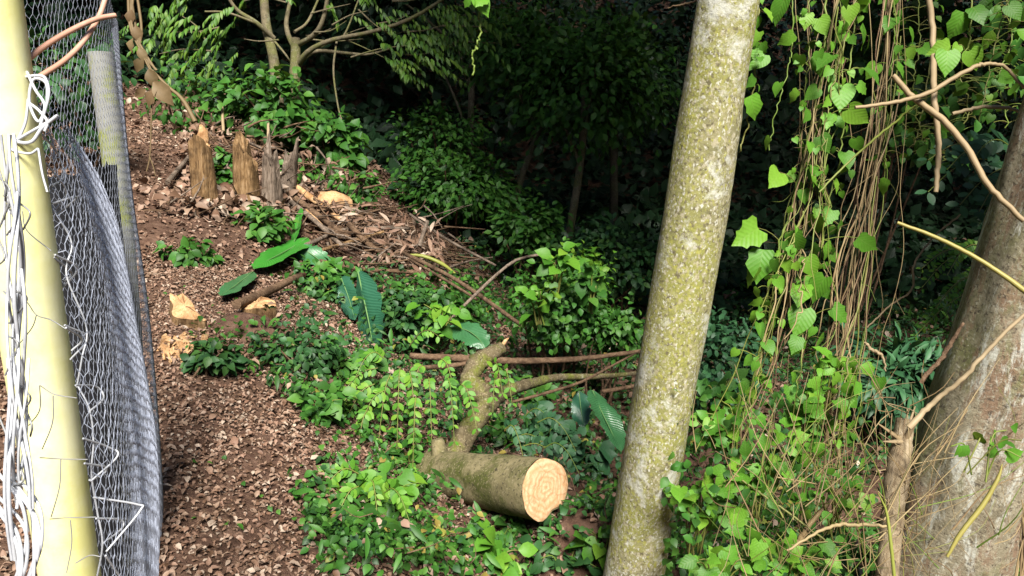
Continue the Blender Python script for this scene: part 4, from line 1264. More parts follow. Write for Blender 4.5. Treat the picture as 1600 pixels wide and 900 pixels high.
vine('vine full of small leaves on the left of the broad pale leaves', [(1255, 330, 2.45), (1230, 400, 2.45), (1205, 470, 2.45), (1190, 560, 2.45), (1170, 640, 2.45)], 0.003,
     [(1152, 552, 16), (1160, 640, 36)], 14, (.1, 1), (12, 24), spread=18)
vine('vine with round leaves at the top right of the dry stem bundle', [(1392, -30, 2.6), (1400, 60, 2.6), (1390, 150, 2.6), (1385, 260, 2.6)], 0.003,
     [(1395, 40, 30), (1420, 55, 26), (1440, 85, 28), (1370, 110, 26), (1400, 110, 24), (1386, 290, 26)], 10, (0, 1), (14, 26), spread=24)
vine('green shoot with pale young leaves near the upper right corner', [(1520, -30, 2.3), (1518, 30, 2.3), (1510, 75, 2.3), (1500, 120, 2.3)], 0.003,
     [(1505, 35, 40), (1520, 25, 34), (1498, 78, 20), (1480, 95, 40), (1485, 85, 34), (1515, 92, 34), (1535, 75, 40), (1560, 75, 24)], 0, mat='vine')
vine('short vine tip with one bright leaf hanging at the top centre', [(752, -40, 2.2), (752, 20, 2.2), (751, 45, 2.2), (744, 72, 2.2), (735, 85, 2.2), (738, 118, 2.2)], 0.0035,
     [(745, 8, 34), (756, 6, 26), (738, 2, 22)], 0)
vine('tangled vine with mixed leaves low in front of the dark gap', [(1325, 560, 2.4), (1310, 640, 2.35), (1290, 720, 2.3), (1275, 800, 2.25)], 0.0035, [(1375, 600, 26), (1340, 605, 22), (1330, 610, 22)], 16, (0, 1), (14, 26), spread=34)
vine('dim rounded leaves on a thin twig by the upper right stem', [(1470, 50, 2.9), (1450, 120, 2.9), (1440, 180, 2.9), (1425, 230, 2.9)], 0.003, [], 18, (0, 1), (16, 26), mat='mid', spread=34, kinds=(L_OV2, L_OV2))
vine('dark rounded leaves at the far right edge above the mottled tree', [(1570, -20, 2.9), (1580, 60, 2.9), (1560, 120, 2.9), (1570, 200, 2.9)], 0.003, [], 20, (0, 1), (18, 28), mat='mid', spread=34, kinds=(L_OV2, L_OV2))
vine('shaded leaves crowding between the upright stem and the right edge', [(1500, 120, 3.0), (1510, 180, 3.0), (1480, 230, 3.0)], 0.003, [], 18, (0, 1), (16, 26), mat='mid', spread=44, kinds=(L_OV2, L_OV2))

vine('leafy strand with small leaves crossing the top of the leafy curtain', [(1345, -30, 2.45), (1322, 60, 2.45), (1300, 140, 2.45), (1288, 230, 2.45), (1296, 320, 2.45)], 0.0025, [(1330, 20, 30), (1300, 100, 34), (1350, 120, 34), (1325, 185, 38)], 12, (0, 1), (14, 24), spread=24)
vine('strand of bright leaves between the trunk vine and the leafy curtain', [(1262, -30, 2.5), (1265, 70, 2.5), (1258, 150, 2.5), (1250, 230, 2.5)], 0.0022, [(1262, 30, 26), (1250, 95, 24)], 9, (0, 1), (12, 22), spread=18)
vine('strand of mid green leaves behind the upright brown stem', [(1430, -30, 2.8), (1436, 60, 2.8), (1425, 140, 2.8), (1440, 220, 2.8)], 0.0025, [], 16, (0, 1), (16, 26), mat='vine', spread=36, kinds=(L_OV2, L_HEART))
vine('strand of mid green leaves filling the upper right corner', [(1590, -30, 2.7), (1560, 40, 2.7), (1545, 110, 2.7), (1530, 190, 2.7)], 0.0025, [(1590, 60, 36), (1575, 20, 30)], 18, (0, 1), (16, 28), mat='vine', spread=44, kinds=(L_OV2, L_HEART))
vine('strand of shaded leaves low beside the pale smooth branch', [(1400, 180, 2.9), (1440, 230, 2.9), (1500, 260, 2.9)], 0.0025, [], 14, (0, 1), (14, 24), mat='mid', spread=36, kinds=(L_OV2, L_OV2))

# bundle of dry stems: every stem is a part
def bundle(label, top, n, mat, spreadt, spreadb, path, d, name='dry_vine_bundle', r=(0.0009, 0.0030)):
    t = thing(name, label, 'dry vines', P(path[0][0], path[0][1], d))
    cb = curve(np.array(path, float), 16)
    for i in range(n):
        o1 = rng.normal() * spreadt; o2 = rng.normal() * spreadb
        dd = d + rng.normal() * 0.07
        a0 = 0.0 if rng.rand() < .6 else rng.uniform(0, .5)
        a1 = 1.0 if rng.rand() < .5 else rng.uniform(.6, 1)
        pts = []
        ph, ph2 = rng.rand(2) * 6.28
        wa, wb = rng.uniform(4, 18), rng.uniform(4, 12)
        cross = rng.uniform(-1.6, 1.6) if rng.rand() < .6 else 1
        dr = 0.0
        for k in np.linspace(a0, a1, 15):
            b_ = np.array([np.interp(k, np.linspace(0, 1, 16), cb[:, 0]), np.interp(k, np.linspace(0, 1, 16), cb[:, 1])])
            dr += rng.normal() * 5.0
            off = o1 * (1 - k) + o2 * k * cross + wa * math.sin(ph + k * wb) + 3 * math.sin(ph2 + k * 23) + dr
            pts.append((b_[0] + off, b_[1] + rng.normal() * 4, dd + 0.04 * math.sin(ph + k * 9)))
        mb = MB(); mb.tube(curve(Wp(pts), 40), rng.uniform(*r) * np.array([1, .9, 1.05, .7]), 5)
        c = curve(Wp(pts), 40)
        for _ in range(rng.randint(0, 4)):      # short curled side twigs
            q = c[rng.randint(4, 36)]; e = q + np.array([rng.normal() * .05, rng.normal() * .03, -rng.uniform(.02, .10)])
            mb.tube(curve([q, (q + e) / 2 + unit(1)[0] * .02, e], 7), [.0009, .0005], 4, cap=False)
        mb.build('stem', M[mat if rng.rand() < .7 else ('greenstem' if rng.rand() < .5 else 'stick')], t)
bundle('thick bundle of dry brown vine stems hanging right of the leafy vines', None, 26, 'straw', 13, 20, [(1395, -30), (1385, 120), (1368, 250), (1345, 360), (1335, 470), (1318, 580), (1298, 700), (1280, 820)], 2.6)
bundle('thin dry stems twisted round the leafy vine of broad pale leaves', None, 14, 'straw', 10, 12, [(1330, -20), (1300, 120), (1258, 280), (1225, 400), (1205, 500), (1180, 620), (1160, 700)], 2.5)
bundle('loose dry stems hanging in the middle of the leafy curtain', None, 12, 'straw', 26, 18, [(1290, -20), (1285, 150), (1275, 320), (1262, 450), (1250, 600)], 2.55, r=(0.0012, 0.0026))

TW = [
 ('pale smooth branch crossing downward to the mottled tree', [(1395, 118, 2.2), (1430, 155, 2.18), (1470, 185, 2.15), (1510, 230, 2.1), (1545, 290, 2.05), (1600, 345, 2.0)], [.008, .010, .009, .007], 'paletwig'),
 ('level pale twig crossing over the dry stem bundle', [(1336, 168, 2.15), (1400, 160, 2.15), (1450, 145, 2.15), (1515, 108, 2.15), (1540, 100, 2.15), (1570, 105, 2.15), (1600, 138, 2.15)], [.005, .007, .006, .004], 'paletwig'),
 ('upright brown stem at the top right', [(1450, -30, 2.3), (1457, 60, 2.3), (1460, 150, 2.2), (1466, 230, 2.2), (1462, 300, 2.2)], [.009, .009, .007], 'paletwig'),
 ('curved pale twig reaching the right edge above the mottled tree', [(1488, 178, 2.3), (1530, 168, 2.3), (1570, 168, 2.3), (1610, 178, 2.3)], [.006, .006, .005], 'paletwig'),
 ('thin green twig slanting across the dry stems', [(1280, 300, 2.4), (1340, 240, 2.4), (1400, 190, 2.35), (1430, 165, 2.3)], [.003, .004, .003], 'greenstem'),
 ('yellow green reed stalk slanting across the dark gap', [(1402, 348, 1.9), (1460, 370, 1.87), (1520, 400, 1.83), (1570, 432, 1.8), (1605, 458, 1.78)], [.0045, .0055, .006, .007], 'reed'),
 ('pale curved twig lying across the mottled trunk', [(1420, 668, 1.75), (1455, 632, 1.75), (1500, 595, 1.72), (1550, 540, 1.7), (1605, 488, 1.68)], [.008, .006, .005, .004], 'paletwig'),
 ('thin zigzag twig in the dark gap under the reed', [(1355, 512, 2.7), (1390, 478, 2.7), (1425, 452, 2.7), (1428, 415, 2.7), (1455, 375, 2.7), (1500, 335, 2.7)], [.003, .004, .003], 'paletwig'),
 ('short white hooked twig in the dark gap', [(1352, 535, 2.3), (1362, 546, 2.3), (1378, 556, 2.3), (1384, 580, 2.3)], [.004, .006, .002], 'paletwig'),
 ('brown leaning twig at the left edge of the mottled trunk', [(1438, 598, 2.0), (1470, 560, 2.0), (1490, 530, 2.0), (1505, 505, 2.0)], [.006, .006, .004], 'stick'),
 ('yellow green stalk leaning on the foot of the mottled trunk', [(1480, 870, 1.6), (1500, 835, 1.6), (1535, 790, 1.6), (1558, 750, 1.6), (1566, 725, 1.6)], [.003, .005, .0055, .004, .001], 'reed'),
 ('green yellow stalk upright in front of the broken stem', [(1398, 910, 1.65), (1392, 850, 1.65), (1385, 800, 1.66), (1372, 770, 1.66)], [.004, .004, .003, .001], 'reed'),
 ('dry arching twig near the bottom edge left of the broken stem', [(1230, 860, 1.9), (1290, 825, 1.9), (1330, 820, 1.88), (1385, 822, 1.85)], [.003, .005, .004], 'straw'),
 ('thin green vine stem crossing the leafy bank diagonally', [(1140, 735, 2.3), (1180, 765, 2.28), (1230, 800, 2.25), (1290, 845, 2.2)], [.003, .0035, .003], 'greenstem'),
 ('thick dry branch low in the tangle at the bottom', [(1215, 870, 2.2), (1245, 850, 2.2), (1265, 820, 2.25), (1330, 745, 2.3)], [.009, .009, .005], 'straw'),
 ('small dry twig stub reaching left of the lichen trunk top', [(1092, 0, 2.35), (1062, 8, 2.35), (1043, 12, 2.35)], [.003, .003, .001], 'straw'),
]
for lab, pts, r, m in TW:
    mb = MB(); w_ = Wp(pts)
    c = curve(w_, 7 * len(pts)); c[1:-1] += rng.normal(size=(len(c) - 2, 3)) * (0.0002 if m == 'reed' else 0.0012)
    mb.tube(c, r, 7, 0.0 if m in ('reed', 'greenstem') else 0.05)
    tag(mb.build('twig', M[m], loc=w_[0]), lab, 'twig')

# broken stem beside the mottled tree
t = thing('broken_sapling', 'pale splintered sapling stub standing against the mottled trunk', 'sapling', onG(*P(1385, 950, 1.9)[:2]))
mb = MB(); mb.tube(curve(Wp([(1378, 1010, 1.95), (1390, 850, 1.95), (1402, 740, 1.95), (1415, 655, 1.97)]), 24), [0.030, 0.028, 0.030, 0.022], 12, 0.10)
mb.build('trunk', M['stub'], t)
for e in [(1372, 662, 1.93), (1380, 690, 1.9), (1430, 635, 1.96), (1440, 645, 1.9)]:
    mb = MB(); mb.tube(Wp([(1412, 690, 1.95), e]), [0.008, 0.002], 5, .2); mb.build('splinter', M['paletwig'], t)

# pinnate sprays: branch > frond > leaflet
def leafybranch(label, fronds, leaf, lsize, nl, mat, individual=True, group=None, name='leafy_branch', wide=1.0):
    org = P(*fronds[0][0])
    t = thing(name, label, 'leafy branch', org, group)
    allmb = MB()
    for fr in fronds:
        c = curve(Wp(fr), 20)
        mb = MB(); mb.tube(c, [0.003, 0.0015], 4)
        o = mb.build('frond', M['greenstem'], t)
        ts = np.linspace(0.08, 1, nl)
        tan = np.gradient(c, axis=0); tan /= np.linalg.norm(tan, axis=1)[:, None]
        for f in ts:
            i = int(f * 19)
            for sg in (-1, 1):
                sd_ = np.cross(tan[i], [0, -0.8, 0.6]); sd_ /= np.linalg.norm(sd_) + 1e-9
                tip = sd_ * sg * wide + tan[i] * 0.75 + np.array([0, -.1, -0.25]) + 0.25 * unit(1)[0]
                nr = np.array([0, -0.7, 0.75]) + 0.4 * unit(1)[0]
                s = lsize * rng.uniform(.7, 1.2) * (1 - 0.25 * f)
                pos = c[i] + sd_ * sg * 0.004
                if individual:
                    putleaf(o, 'leaflet', leafmesh('leaflet', leaf, mat), pos, tip, nr, s, org)
                else:
                    scatter(allmb, leaf, pos[None], tip[None], nr[None], np.array([s]), rng.rand(1))
    if not individual:
        allmb.build('foliage', M[mat], t)
    return t
def droop(x0, y0, dx, dy, d, n=4):
    pts = []
    for k in range(n):
        s = k / (n - 1)
        pts.append((x0 + dx * s, y0 + dy * (s ** 1.5) - 18 * math.sin(s * 3.14) * (1 if dy < 60 else .4), d - 0.12 * s))
    return pts
def fset(lst):
    return [droop(*a) for a in lst]
leafybranch('bright drooping branch of fresh leaflets left of the crooked branch',
            fset([(600, 560, -45, 30, 3.95), (590, 575, -70, 65, 3.9), (585, 600, -55, 85, 3.85), (610, 585, -20, 120, 3.85), (625, 575, -5, 140, 3.85), (600, 610, -50, 95, 3.8), (640, 580, 10, 115, 3.85),
                  (560, 610, -45, 70, 3.85), (575, 640, -20, 90, 3.75)]), L_LFT, 0.045, 10, 'spray')
leafybranch('drooping bright branch in front of the crooked branch',
            fset([(660, 570, -20, 70, 3.95), (670, 590, 5, 110, 3.85), (690, 560, 25, 80, 3.9), (700, 590, 10, 100, 3.8), (650, 620, -5, 110, 3.75), (720, 600, 25, 70, 3.8), (640, 540, 45, -15, 4.1)]), L_LFT, 0.042, 9, 'spray')
leafybranch('bright leafy branch spreading low in front of the log and path edge',
            fset([(560, 740, -60, 40, 3.1), (550, 745, -85, 20, 3.1), (560, 760, -40, 70, 3.0), (580, 750, 10, 60, 3.0), (530, 770, -55, 45, 3.0), (600, 770, 40, 45, 2.95)]), L_LFT, 0.042, 9, 'spray')
leafybranch('small bright sprig on top of the crooked branch',
            fset([(770, 575, 15, 40, 4.0), (785, 585, 15, 45, 4.0), (775, 600, -5, 45, 3.95)]), L_LFT, 0.042, 6, 'spray')
leafybranch('bluish feathery branch in the shade right of the log',
            fset([(800, 690, 60, 20, 3.8), (810, 700, 80, 45, 3.75), (840, 660, 60, 45, 3.9), (790, 670, 30, 55, 3.8), (850, 700, 55, 40, 3.6), (820, 650, 45, 20, 4.0)]), L_LFT, 0.045, 11, 'blue', False)
leafybranch('dark bluish branch of rounded leaflets above the reed stalk',
            fset([(1560, 240, -80, 25, 2.6), (1570, 255, -120, 45, 2.6), (1590, 260, -90, 60, 2.55), (1580, 230, -60, 20, 2.6), (1600, 280, -70, 50, 2.5), (1590, 300, -60, 50, 2.55), (1560, 235, -110, 15, 2.65)]), L_LFT, 0.052, 9, 'blue')
leafybranch('feathery branch of tiny yellowish leaflets below the reed stalk',
            fset([(1540, 390, -60, 40, 2.7), (1540, 400, -100, 50, 2.7), (1545, 410, -70, 90, 2.7), (1550, 420, -110, 90, 2.65), (1545, 430, -50, 80, 2.7), (1530, 400, -90, 20, 2.7), (1550, 450, -120, 75, 2.6), (1540, 440, -80, 45, 2.65), (1550, 390, -30, 60, 2.7), (1550, 470, -60, 50, 2.65)]), L_LFT, 0.024, 16, 'spray', False)

# small ground plants with separate leaves
def plant(label, px, py, n, wpx, hpx, lpx, mat, d=None, group=None, kinds=(L_OV2, L_HEART), name='plant', cat='plant', stems=6, stemmat='greenstem', facing=(0, -.35, .9)):
    g = G(px, py) if d is None else P(px, py, d)
    dd = proj(g)[2]
    t = thing(name, label, cat, g, group)
    k = dd / F
    mb = MB()
    tips = []
    for i in range(stems):
        e = g + RT * rng.uniform(-1, 1) * wpx * .5 * k + np.array([0, rng.uniform(-.5, .4) * wpx * k * .6, rng.uniform(.4, 1) * hpx * k])
        c = curve([g + [rng.normal() * .02, rng.normal() * .02, -.03], g + (e - g) * .5 + np.array([0, 0, .25 * hpx * k]), e], 10)
        mb.tube(c, [0.0035 * dd / 2.5, 0.0015], 4, cap=False)
        tips.append(c)
    mb.build('stem', M[stemmat], t)
    for i in range(n):
        c = tips[rng.randint(stems)]
        p = c[rng.randint(3, 10)] + unit(1)[0] * lpx * k * 0.55
        p[2] = max(p[2], float(H(p[0], p[1])) + .01)
        out = p - g; out[2] *= .2
        tip = out / (np.linalg.norm(out) + 1e-6) * .6 + .6 * unit(1)[0] + np.array([0, -.1, -.35])
        putleaf(t, 'leaf', pick(mat, kinds), p, tip, np.array(facing) + .45 * unit(1)[0], rng.uniform(.65, 1.25) * lpx * k, np.array(t.location))
    return t
PL = [
 ('bright broad leaved plant at the bottom edge under the log', 770, 890, 26, 110, 55, 32, 'spray'),
 ('yellowing plant in front of the log', 690, 850, 9, 60, 45, 22, 'yellowleaf'),
 ('green plant at the bottom between path and yellowing plant', 620, 870, 45, 130, 60, 26, 'mid'),
 ('plant with mid green leaves under the left end of the log', 590, 800, 50, 130, 55, 24, 'spray'),
 ('leafy seedling at the lower path edge', 520, 840, 40, 110, 50, 24, 'mid'),
 ('dark leaved plant right beside the cut end of the log', 945, 800, 34, 90, 50, 24, 'mid'),
 ('pale sprouting plant touching the foot of the lichen trunk', 935, 880, 12, 60, 70, 36, 'spray'),
 ('plant under the middle of the log with dark leaves', 800, 835, 40, 120, 40, 24, 'mid'),
 ('shaded plant at the bottom right of the log', 880, 885, 40, 120, 45, 22, 'dark'),
 ('plant with bluish leaves beneath the wide banana leaf', 920, 730, 45, 110, 55, 24, 'blue'),
 ('small plant growing between log and crooked branch', 770, 690, 30, 70, 45, 22, 'mid'),
 ('leafy plant beside the dark banana leaf tip', 540, 590, 45, 100, 50, 22, 'mid'),
 ('plant left of the drooping branch at the litter edge', 500, 660, 45, 90, 55, 24, 'mid'),
 ('plant with cool green leaves below the drooping branches', 640, 740, 30, 90, 40, 24, 'mid'),
 ('mid green plant over the long level branch', 860, 545, 50, 120, 45, 18, 'mid'),
 ('small plant below the level branches', 840, 640, 40, 110, 40, 20, 'mid'),
 ('plant in the shade left of the wide banana leaf', 860, 690, 30, 90, 40, 20, 'blue'),
]
for lab, px, py, n, wp, hp, lp, mt in PL:
    plant(lab, px, py, n, wp, hp, lp, mt, group='low plants on the bank')
for a in [('upright leafy shoot rising above the sunlit bush by the arching stick', 868, 455, 5.2, 20, 40, 75, 22, 'spray'),
          ('taller thin shoot on the right side of the sunlit bush', 925, 480, 5.2, 24, 50, 70, 20, 'mid'),
          ('leafy shoot in the middle of the sunlit bush', 840, 500, 5.1, 26, 60, 60, 20, 'spray'),
          ('shoots with pale leaves below the long sloping poles', 690, 520, 5.0, 30, 80, 45, 20, 'spray'),
          ('green seedlings between the bright and dark banana leaves', 500, 450, 5.9, 34, 70, 30, 20, 'spray')]:
    lab, px, py, d, n, wp, hp, lp, mt = a
    plant(lab, px, py, n, wp, hp, lp, mt, d=d, group='leafy shoots on the bank', name='shoot', cat='shoot')
PR = [
 ('bushy vine plant right against the lower lichen trunk', 1085, 850, 2.45, 60, 120, 130, 24, 'vine'),
 ('leafy vine mound rising midway between the two large trunks', 1180, 800, 2.4, 75, 170, 130, 25, 'vine'),
 ('tall leafy creeper clump under the broad pale leaves', 1150, 720, 2.6, 60, 150, 120, 24, 'spray'),
 ('creeper mass below the toothed vine leaves', 1240, 720, 2.5, 70, 160, 140, 24, 'vine'),
 ('bright creeper clump at the bottom edge beside the lichen trunk', 1110, 930, 2.1, 50, 160, 110, 28, 'vine'),
 ('creeper patch at the bottom middle with dry stems through it', 1220, 920, 2.1, 50, 160, 110, 27, 'vine'),
 ('upper creeper spray reaching towards the dark gap', 1290, 640, 2.5, 50, 110, 90, 22, 'vine'),
 ('small creeper at the right under the stem bundle', 1300, 820, 2.3, 30, 120, 110, 22, 'spray'),
 ('leafy creeper behind the lichen trunk edge', 1120, 640, 3.0, 40, 100, 60, 20, 'mid'),
]
for lab, px, py, d, n, wp, hp, lp, mt in PR:
    plant(lab, px, py, int(n * .62), wp, hp, lp, mt, d=d, group='creepers between the two large trunks', kinds=(L_VINE, L_HEART, L_OV2), stems=9, facing=(-.05, -.6, .75), name='creeper', cat='creeper')
plant('few small green leaves sprouting in front of the mottled trunk', 1520, 720, 12, 150, 60, 22, 'spray', d=1.7, kinds=(L_HEART, L_OV2), stems=5, facing=(0, -.8, .6))

# dry grass and straw at the lower right
mb = MB()
for i in range(150):
    px = rng.uniform(1060, 1600) if rng.rand() < .35 else rng.normal(1310, 75)
    py = rng.uniform(700, 960)
    d = rng.uniform(1.75, 2.35)
    a = rng.normal() * 0.6 - 1.45 + (0.5 if rng.rand() < .3 else 0)
    ln = rng.uniform(60, 230)
    p0 = P(px, py, d)
    p1 = P(px + ln * math.cos(a), py + ln * math.sin(a), d + rng.normal() * .1)
    pm = (p0 + p1) / 2 + unit(1)[0] * 0.04
    mb.tube(curve([p0, pm, p1], 9), [rng.uniform(.0008, .0026), .0006], 4, cap=False, mat=0 if rng.rand() < .7 else 1)
for i in range(18):
    p0 = P(rng.uniform(1575, 1620), 920, 1.6); p1 = P(rng.uniform(1590, 1640), rng.uniform(780, 830), 1.62)
    mb.tube(curve([p0, (p0 + p1) / 2 + unit(1)[0] * .01, p1], 7), [.0025, .0012], 4, cap=False)
for i in range(60):
    px = rng.normal(1400, 50); py = rng.uniform(620, 900)
    p0 = P(px, py, 1.95); a = rng.uniform(0, 6.28); ln = rng.uniform(30, 120)
    p1 = P(px + ln * math.cos(a), py + ln * math.sin(a), 1.9)
    mb.tube(curve([p0, (p0 + p1) / 2 + unit(1)[0] * .02, p1], 6), [.0016, .0008], 4, cap=False)
tag(mb.build('dry_grass', [M['straw'], M['greenstem']]), 'tangle of dry straw stems in front of the dark gap and trunk', 'dry grass', kind='stuff')
# small leaves filling the creeper bank
mb = MB()
n = 1000
px = rng.uniform(1040, 1380, n); py = rng.uniform(600, 960, n)
k = rng.rand(n) < np.interp(px, [1040, 1250, 1300, 1380], [1, 1, .5, .12]) * np.interp(py, [600, 700], [.4, 1])
px, py = px[k], py[k]; n = len(px)
p = np.array([P(a, b_, rng.uniform(2.35, 3.0) - (b_ - 600) * .0012) for a, b_ in zip(px, py)])
tip = unit(n) + np.array([0, -.1, -.5])
scatter(mb, L_OV2, p, tip, np.array([0, -.5, .8]) + .6 * unit(n), rng.uniform(.02, .042, n), rng.rand(n))
tag(mb.build('creeper_foliage', M['mid']), 'small leaves filling the creeper bank between the large trunks', 'creeper foliage', kind='stuff')

# ------------------------------------------------------------------ dried vine hanging upper left
t = thing('dried_vine', 'brown dried vine hanging over the path with a curled dead leaf', 'dried vine', P(200, -20, 4.2))
mb = MB()
for k in range(5):
    mb.tube(curve(Wp([(200 + k * 3, -20, 4.2), (208 + rng.normal() * 5, 40, 4.2), (220 + rng.normal() * 5, 80, 4.2), (238 + rng.normal() * 4, 110, 4.2)]), 14), [0.009, 0.006], 5, .1)
mb.tube(curve(Wp([(238, 110, 4.2), (262, 135, 4.2), (285, 155, 4.2), (305, 190, 4.2)]), 12), [0.007, 0.010, 0.014], 6, .1)
mb.tube(curve(Wp([(237, 145, 4.2), (236, 200, 4.2), (234, 245, 4.2), (229, 268, 4.2)]), 12), [0.005, 0.004], 5)
mb.tube(curve(Wp([(234, 245, 4.2), (240, 262, 4.2), (243, 275, 4.2)]), 6), [0.003, 0.002], 5)
mb.build('stem', M['dryleaf'], t)
for (px, py, s, tx, ty) in [(240, 128, 42, .5, -.6), (232, 108, 30, .3, -.8), (246, 140, 34, -.4, -.5), (228, 140, 22, -.7, -.4), (212, 40, 26, .2, -1), (206, 15, 24, -.2, -1), (217, 75, 24, .4, -.8), (224, 90, 26, -.5, -.8), (208, 60, 22, -.3, -.9)]:
    putleaf(t, 'dead_leaf', leafmesh('dead_leaf', L_DEAD, 'dryleaf'), P(px, py, 4.18), RT * tx + UPV * ty, -FWD + .5 * unit(1)[0], s * 4.2 / F, np.array(t.location))

# ------------------------------------------------------------------ fence
fence = thing('mesh_fence', 'wire mesh fence with a bright yellow post on the left', 'fence', onG(*PY(80, 700, .88)[:2]))
YP = 0.88
pb = PY(119, 960, YP); pt = PY(-27, -10, YP)
ax_ = (pt - pb)
mb = MB(); mb.tube(curve([pb - ax_ * 1.15, pb, pb + ax_ * .5, pt, pt + ax_ * .25], 24), 0.0385, 28)
o = mb.build('post', M['yellow'], fence); o['label'] = 'faded yellow painted post'
d2_ = 2.45
g0 = PY(157, 82, d2_); g1 = PY(196, 340, d2_); 
mb = MB(); mb.tube(curve([P(208, 990, d2_), P(208, 640, d2_), P(193, 400, d2_), P(185, 300, d2_), g0], 20), 0.038, 18, 0.01)
o = mb.build('post', M['greypost'], fence); o['label'] = 'grey post blotched with yellow lichen behind the mesh'

def gridsurf(cols, rows):
    """cols: list of (depth, [px at each row]); rows: py values; returns f(u,v)->point with u along, v down, both 0..1"""
    g = np.array([[P(px, py, d) for px, py in zip(pxs, pys)] for d, pxs, pys in cols])   # [col,row,3]
    nc, nr = g.shape[:2]
    def f(u, v):
        u = np.clip(np.asarray(u), 0, 1) * (nc - 1); v = np.clip(np.asarray(v), 0, 1) * (nr - 1)
        def cr(arrs, t):
            a, b_, c, d = arrs
            t = t[..., None]
            return 0.5 * (2 * b_ + (c - a) * t + (2 * a - 5 * b_ + 4 * c - d) * t * t + (3 * b_ - a - 3 * c + d) * t ** 3)
        iu = np.minimum(u.astype(int), nc - 2); fu = u - iu
        iv = np.minimum(v.astype(int), nr - 2); fv = v - iv
        def row(k):
            kk = np.clip(iv + k, 0, nr - 1)
            return cr([g[np.clip(iu + q, 0, nc - 1), kk] for q in (-1, 0, 1, 2)], fu)
        return cr([row(k) for k in (-1, 0, 1, 2)], fv)
    return f

def hexwire(f, nu, nv, rad, mb, jitter=0.0, keep=None, bend=0.0):
    """hexagonal netting on a surface: nu cells along, nv cells down"""
    iu, iv = np.meshgrid(np.arange(nu), np.arange(nv), indexing='ij')
    su = 1.0 / nu; sv = 1.0 / nv
    # brick-lattice hexagons: node pairs
    def node(a, b_, q):   # q 0/1: top/bottom of the twisted vertical edge
        off = np.where(b_ % 2 == 0, 0.0, 0.5)
        return np.stack([(a + off) * su, (b_ + (0.28 if q == 0 else 0.72)) * sv], -1)
    E = []
    E.append((node(iu, iv, 0), node(iu, iv, 1)))
    od = (iv % 2 == 1)
    dn = iv + 1
    # lower node of row b joins the upper nodes of row b+1 left and right
    al = np.where(od, iu, iu - 1); ar = np.where(od, iu + 1, iu)
    E.append((node(iu, iv, 1), node(al, dn, 0)))
    E.append((node(iu, iv, 1), node(ar, dn, 0)))
    a = np.concatenate([e[0].reshape(-1, 2) for e in E]); b_ = np.concatenate([e[1].reshape(-1, 2) for e in E])
    if jitter:
        def jit(q):
            h1 = np.sin(q[:, 0] * 911.3 + q[:, 1] * 373.7) * 43758.5453; h2 = np.sin(q[:, 0] * 269.5 + q[:, 1] * 183.3) * 24634.63
            return q + np.stack([(h1 - np.floor(h1) - .5) * su, (h2 - np.floor(h2) - .5) * sv], -1) * jitter
        a = jit(a); b_ = jit(b_)
    ok = (a.min(1) >= 0) & (b_.min(1) >= 0) & (a.max(1) <= 1) & (b_.max(1) <= 1)
    if keep is not None:
        ok &= keep((a + b_) / 2)
    a, b_ = a[ok], b_[ok]
    p, q = f(a[:, 0], a[:, 1]), f(b_[:, 0], b_[:, 1])
    t = q - p; L = np.linalg.norm(t, axis=1, keepdims=True) + 1e-9; t = t / L
    u = np.cross(t, [0.3, 0.2, 0.93]); u /= np.linalg.norm(u, axis=1, keepdims=True) + 1e-9
    w_ = np.cross(t, u)
    V = []
    for k in range(3):
        an = k * 2.0944
        o_ = (u * math.cos(an) + w_ * math.sin(an)) * rad
        V.append(p + o_); V.append(q + o_)
    V = np.stack(V, 1)    # n,6,3 : p0 q0 p1 q1 p2 q2
    base = np.arange(len(p))[:, None, None] * 6
    Fc = np.array([[0, 2, 3, 1], [2, 4, 5, 3], [4, 0, 1, 5]])[None]
    mb.add(V.reshape(-1, 3), (base + Fc).reshape(-1, 4), 0, np.repeat(rng.rand(len(p)), 6))

def rows_from(pairs):
    return pairs
# near sheet: bright netting that sags from the post and bulges to the right
colsA = [
 (0.93, [44, 78, 104, 128, 150, 170], [118, 330, 480, 640, 780, 960]),
 (0.94, [66, 104, 126, 148, 168, 184], [145, 340, 485, 640, 780, 965]),
 (0.97, [90, 130, 150, 170, 187, 200], [175, 350, 490, 640, 780, 968]),
 (1.03, [112, 152, 172, 190, 204, 214], [205, 370, 505, 645, 780, 970]),
 (1.20, [135, 170, 190, 208, 220, 228], [240, 395, 520, 650, 780, 980]),
 (1.55, [160, 186, 206, 224, 234, 237], [285, 425, 540, 660, 790, 990]),
 (2.05, [184, 203, 221, 239, 246, 245], [350, 460, 560, 670, 800, 1000]),
 (2.55, [206, 218, 232, 248, 252, 248], [450, 520, 600, 700, 820, 1010]),
]
def arclen(f, k0=1.0):
    us = np.linspace(0, 1, 200)
    p = f(us, np.full(200, 0.5))
    L = np.r_[0, np.cumsum(np.linalg.norm(np.diff(p, axis=0), axis=1))]
    return (lambda u, v: f(np.interp((k0 * np.clip(u, 0, 1) + (1 - k0) * np.clip(u, 0, 1) ** 2) * L[-1], L, us), v)), L[-1]
fA, LA = arclen(gridsurf(colsA, None), 0.55)
mbA = MB(); hexwire(fA, int(0.55 * LA / 0.0145), 36, 0.00068, mbA, 0.38)
mbA.build('chicken_wire', M['meshwire'], fence)['label'] = 'bright sagging chicken wire'
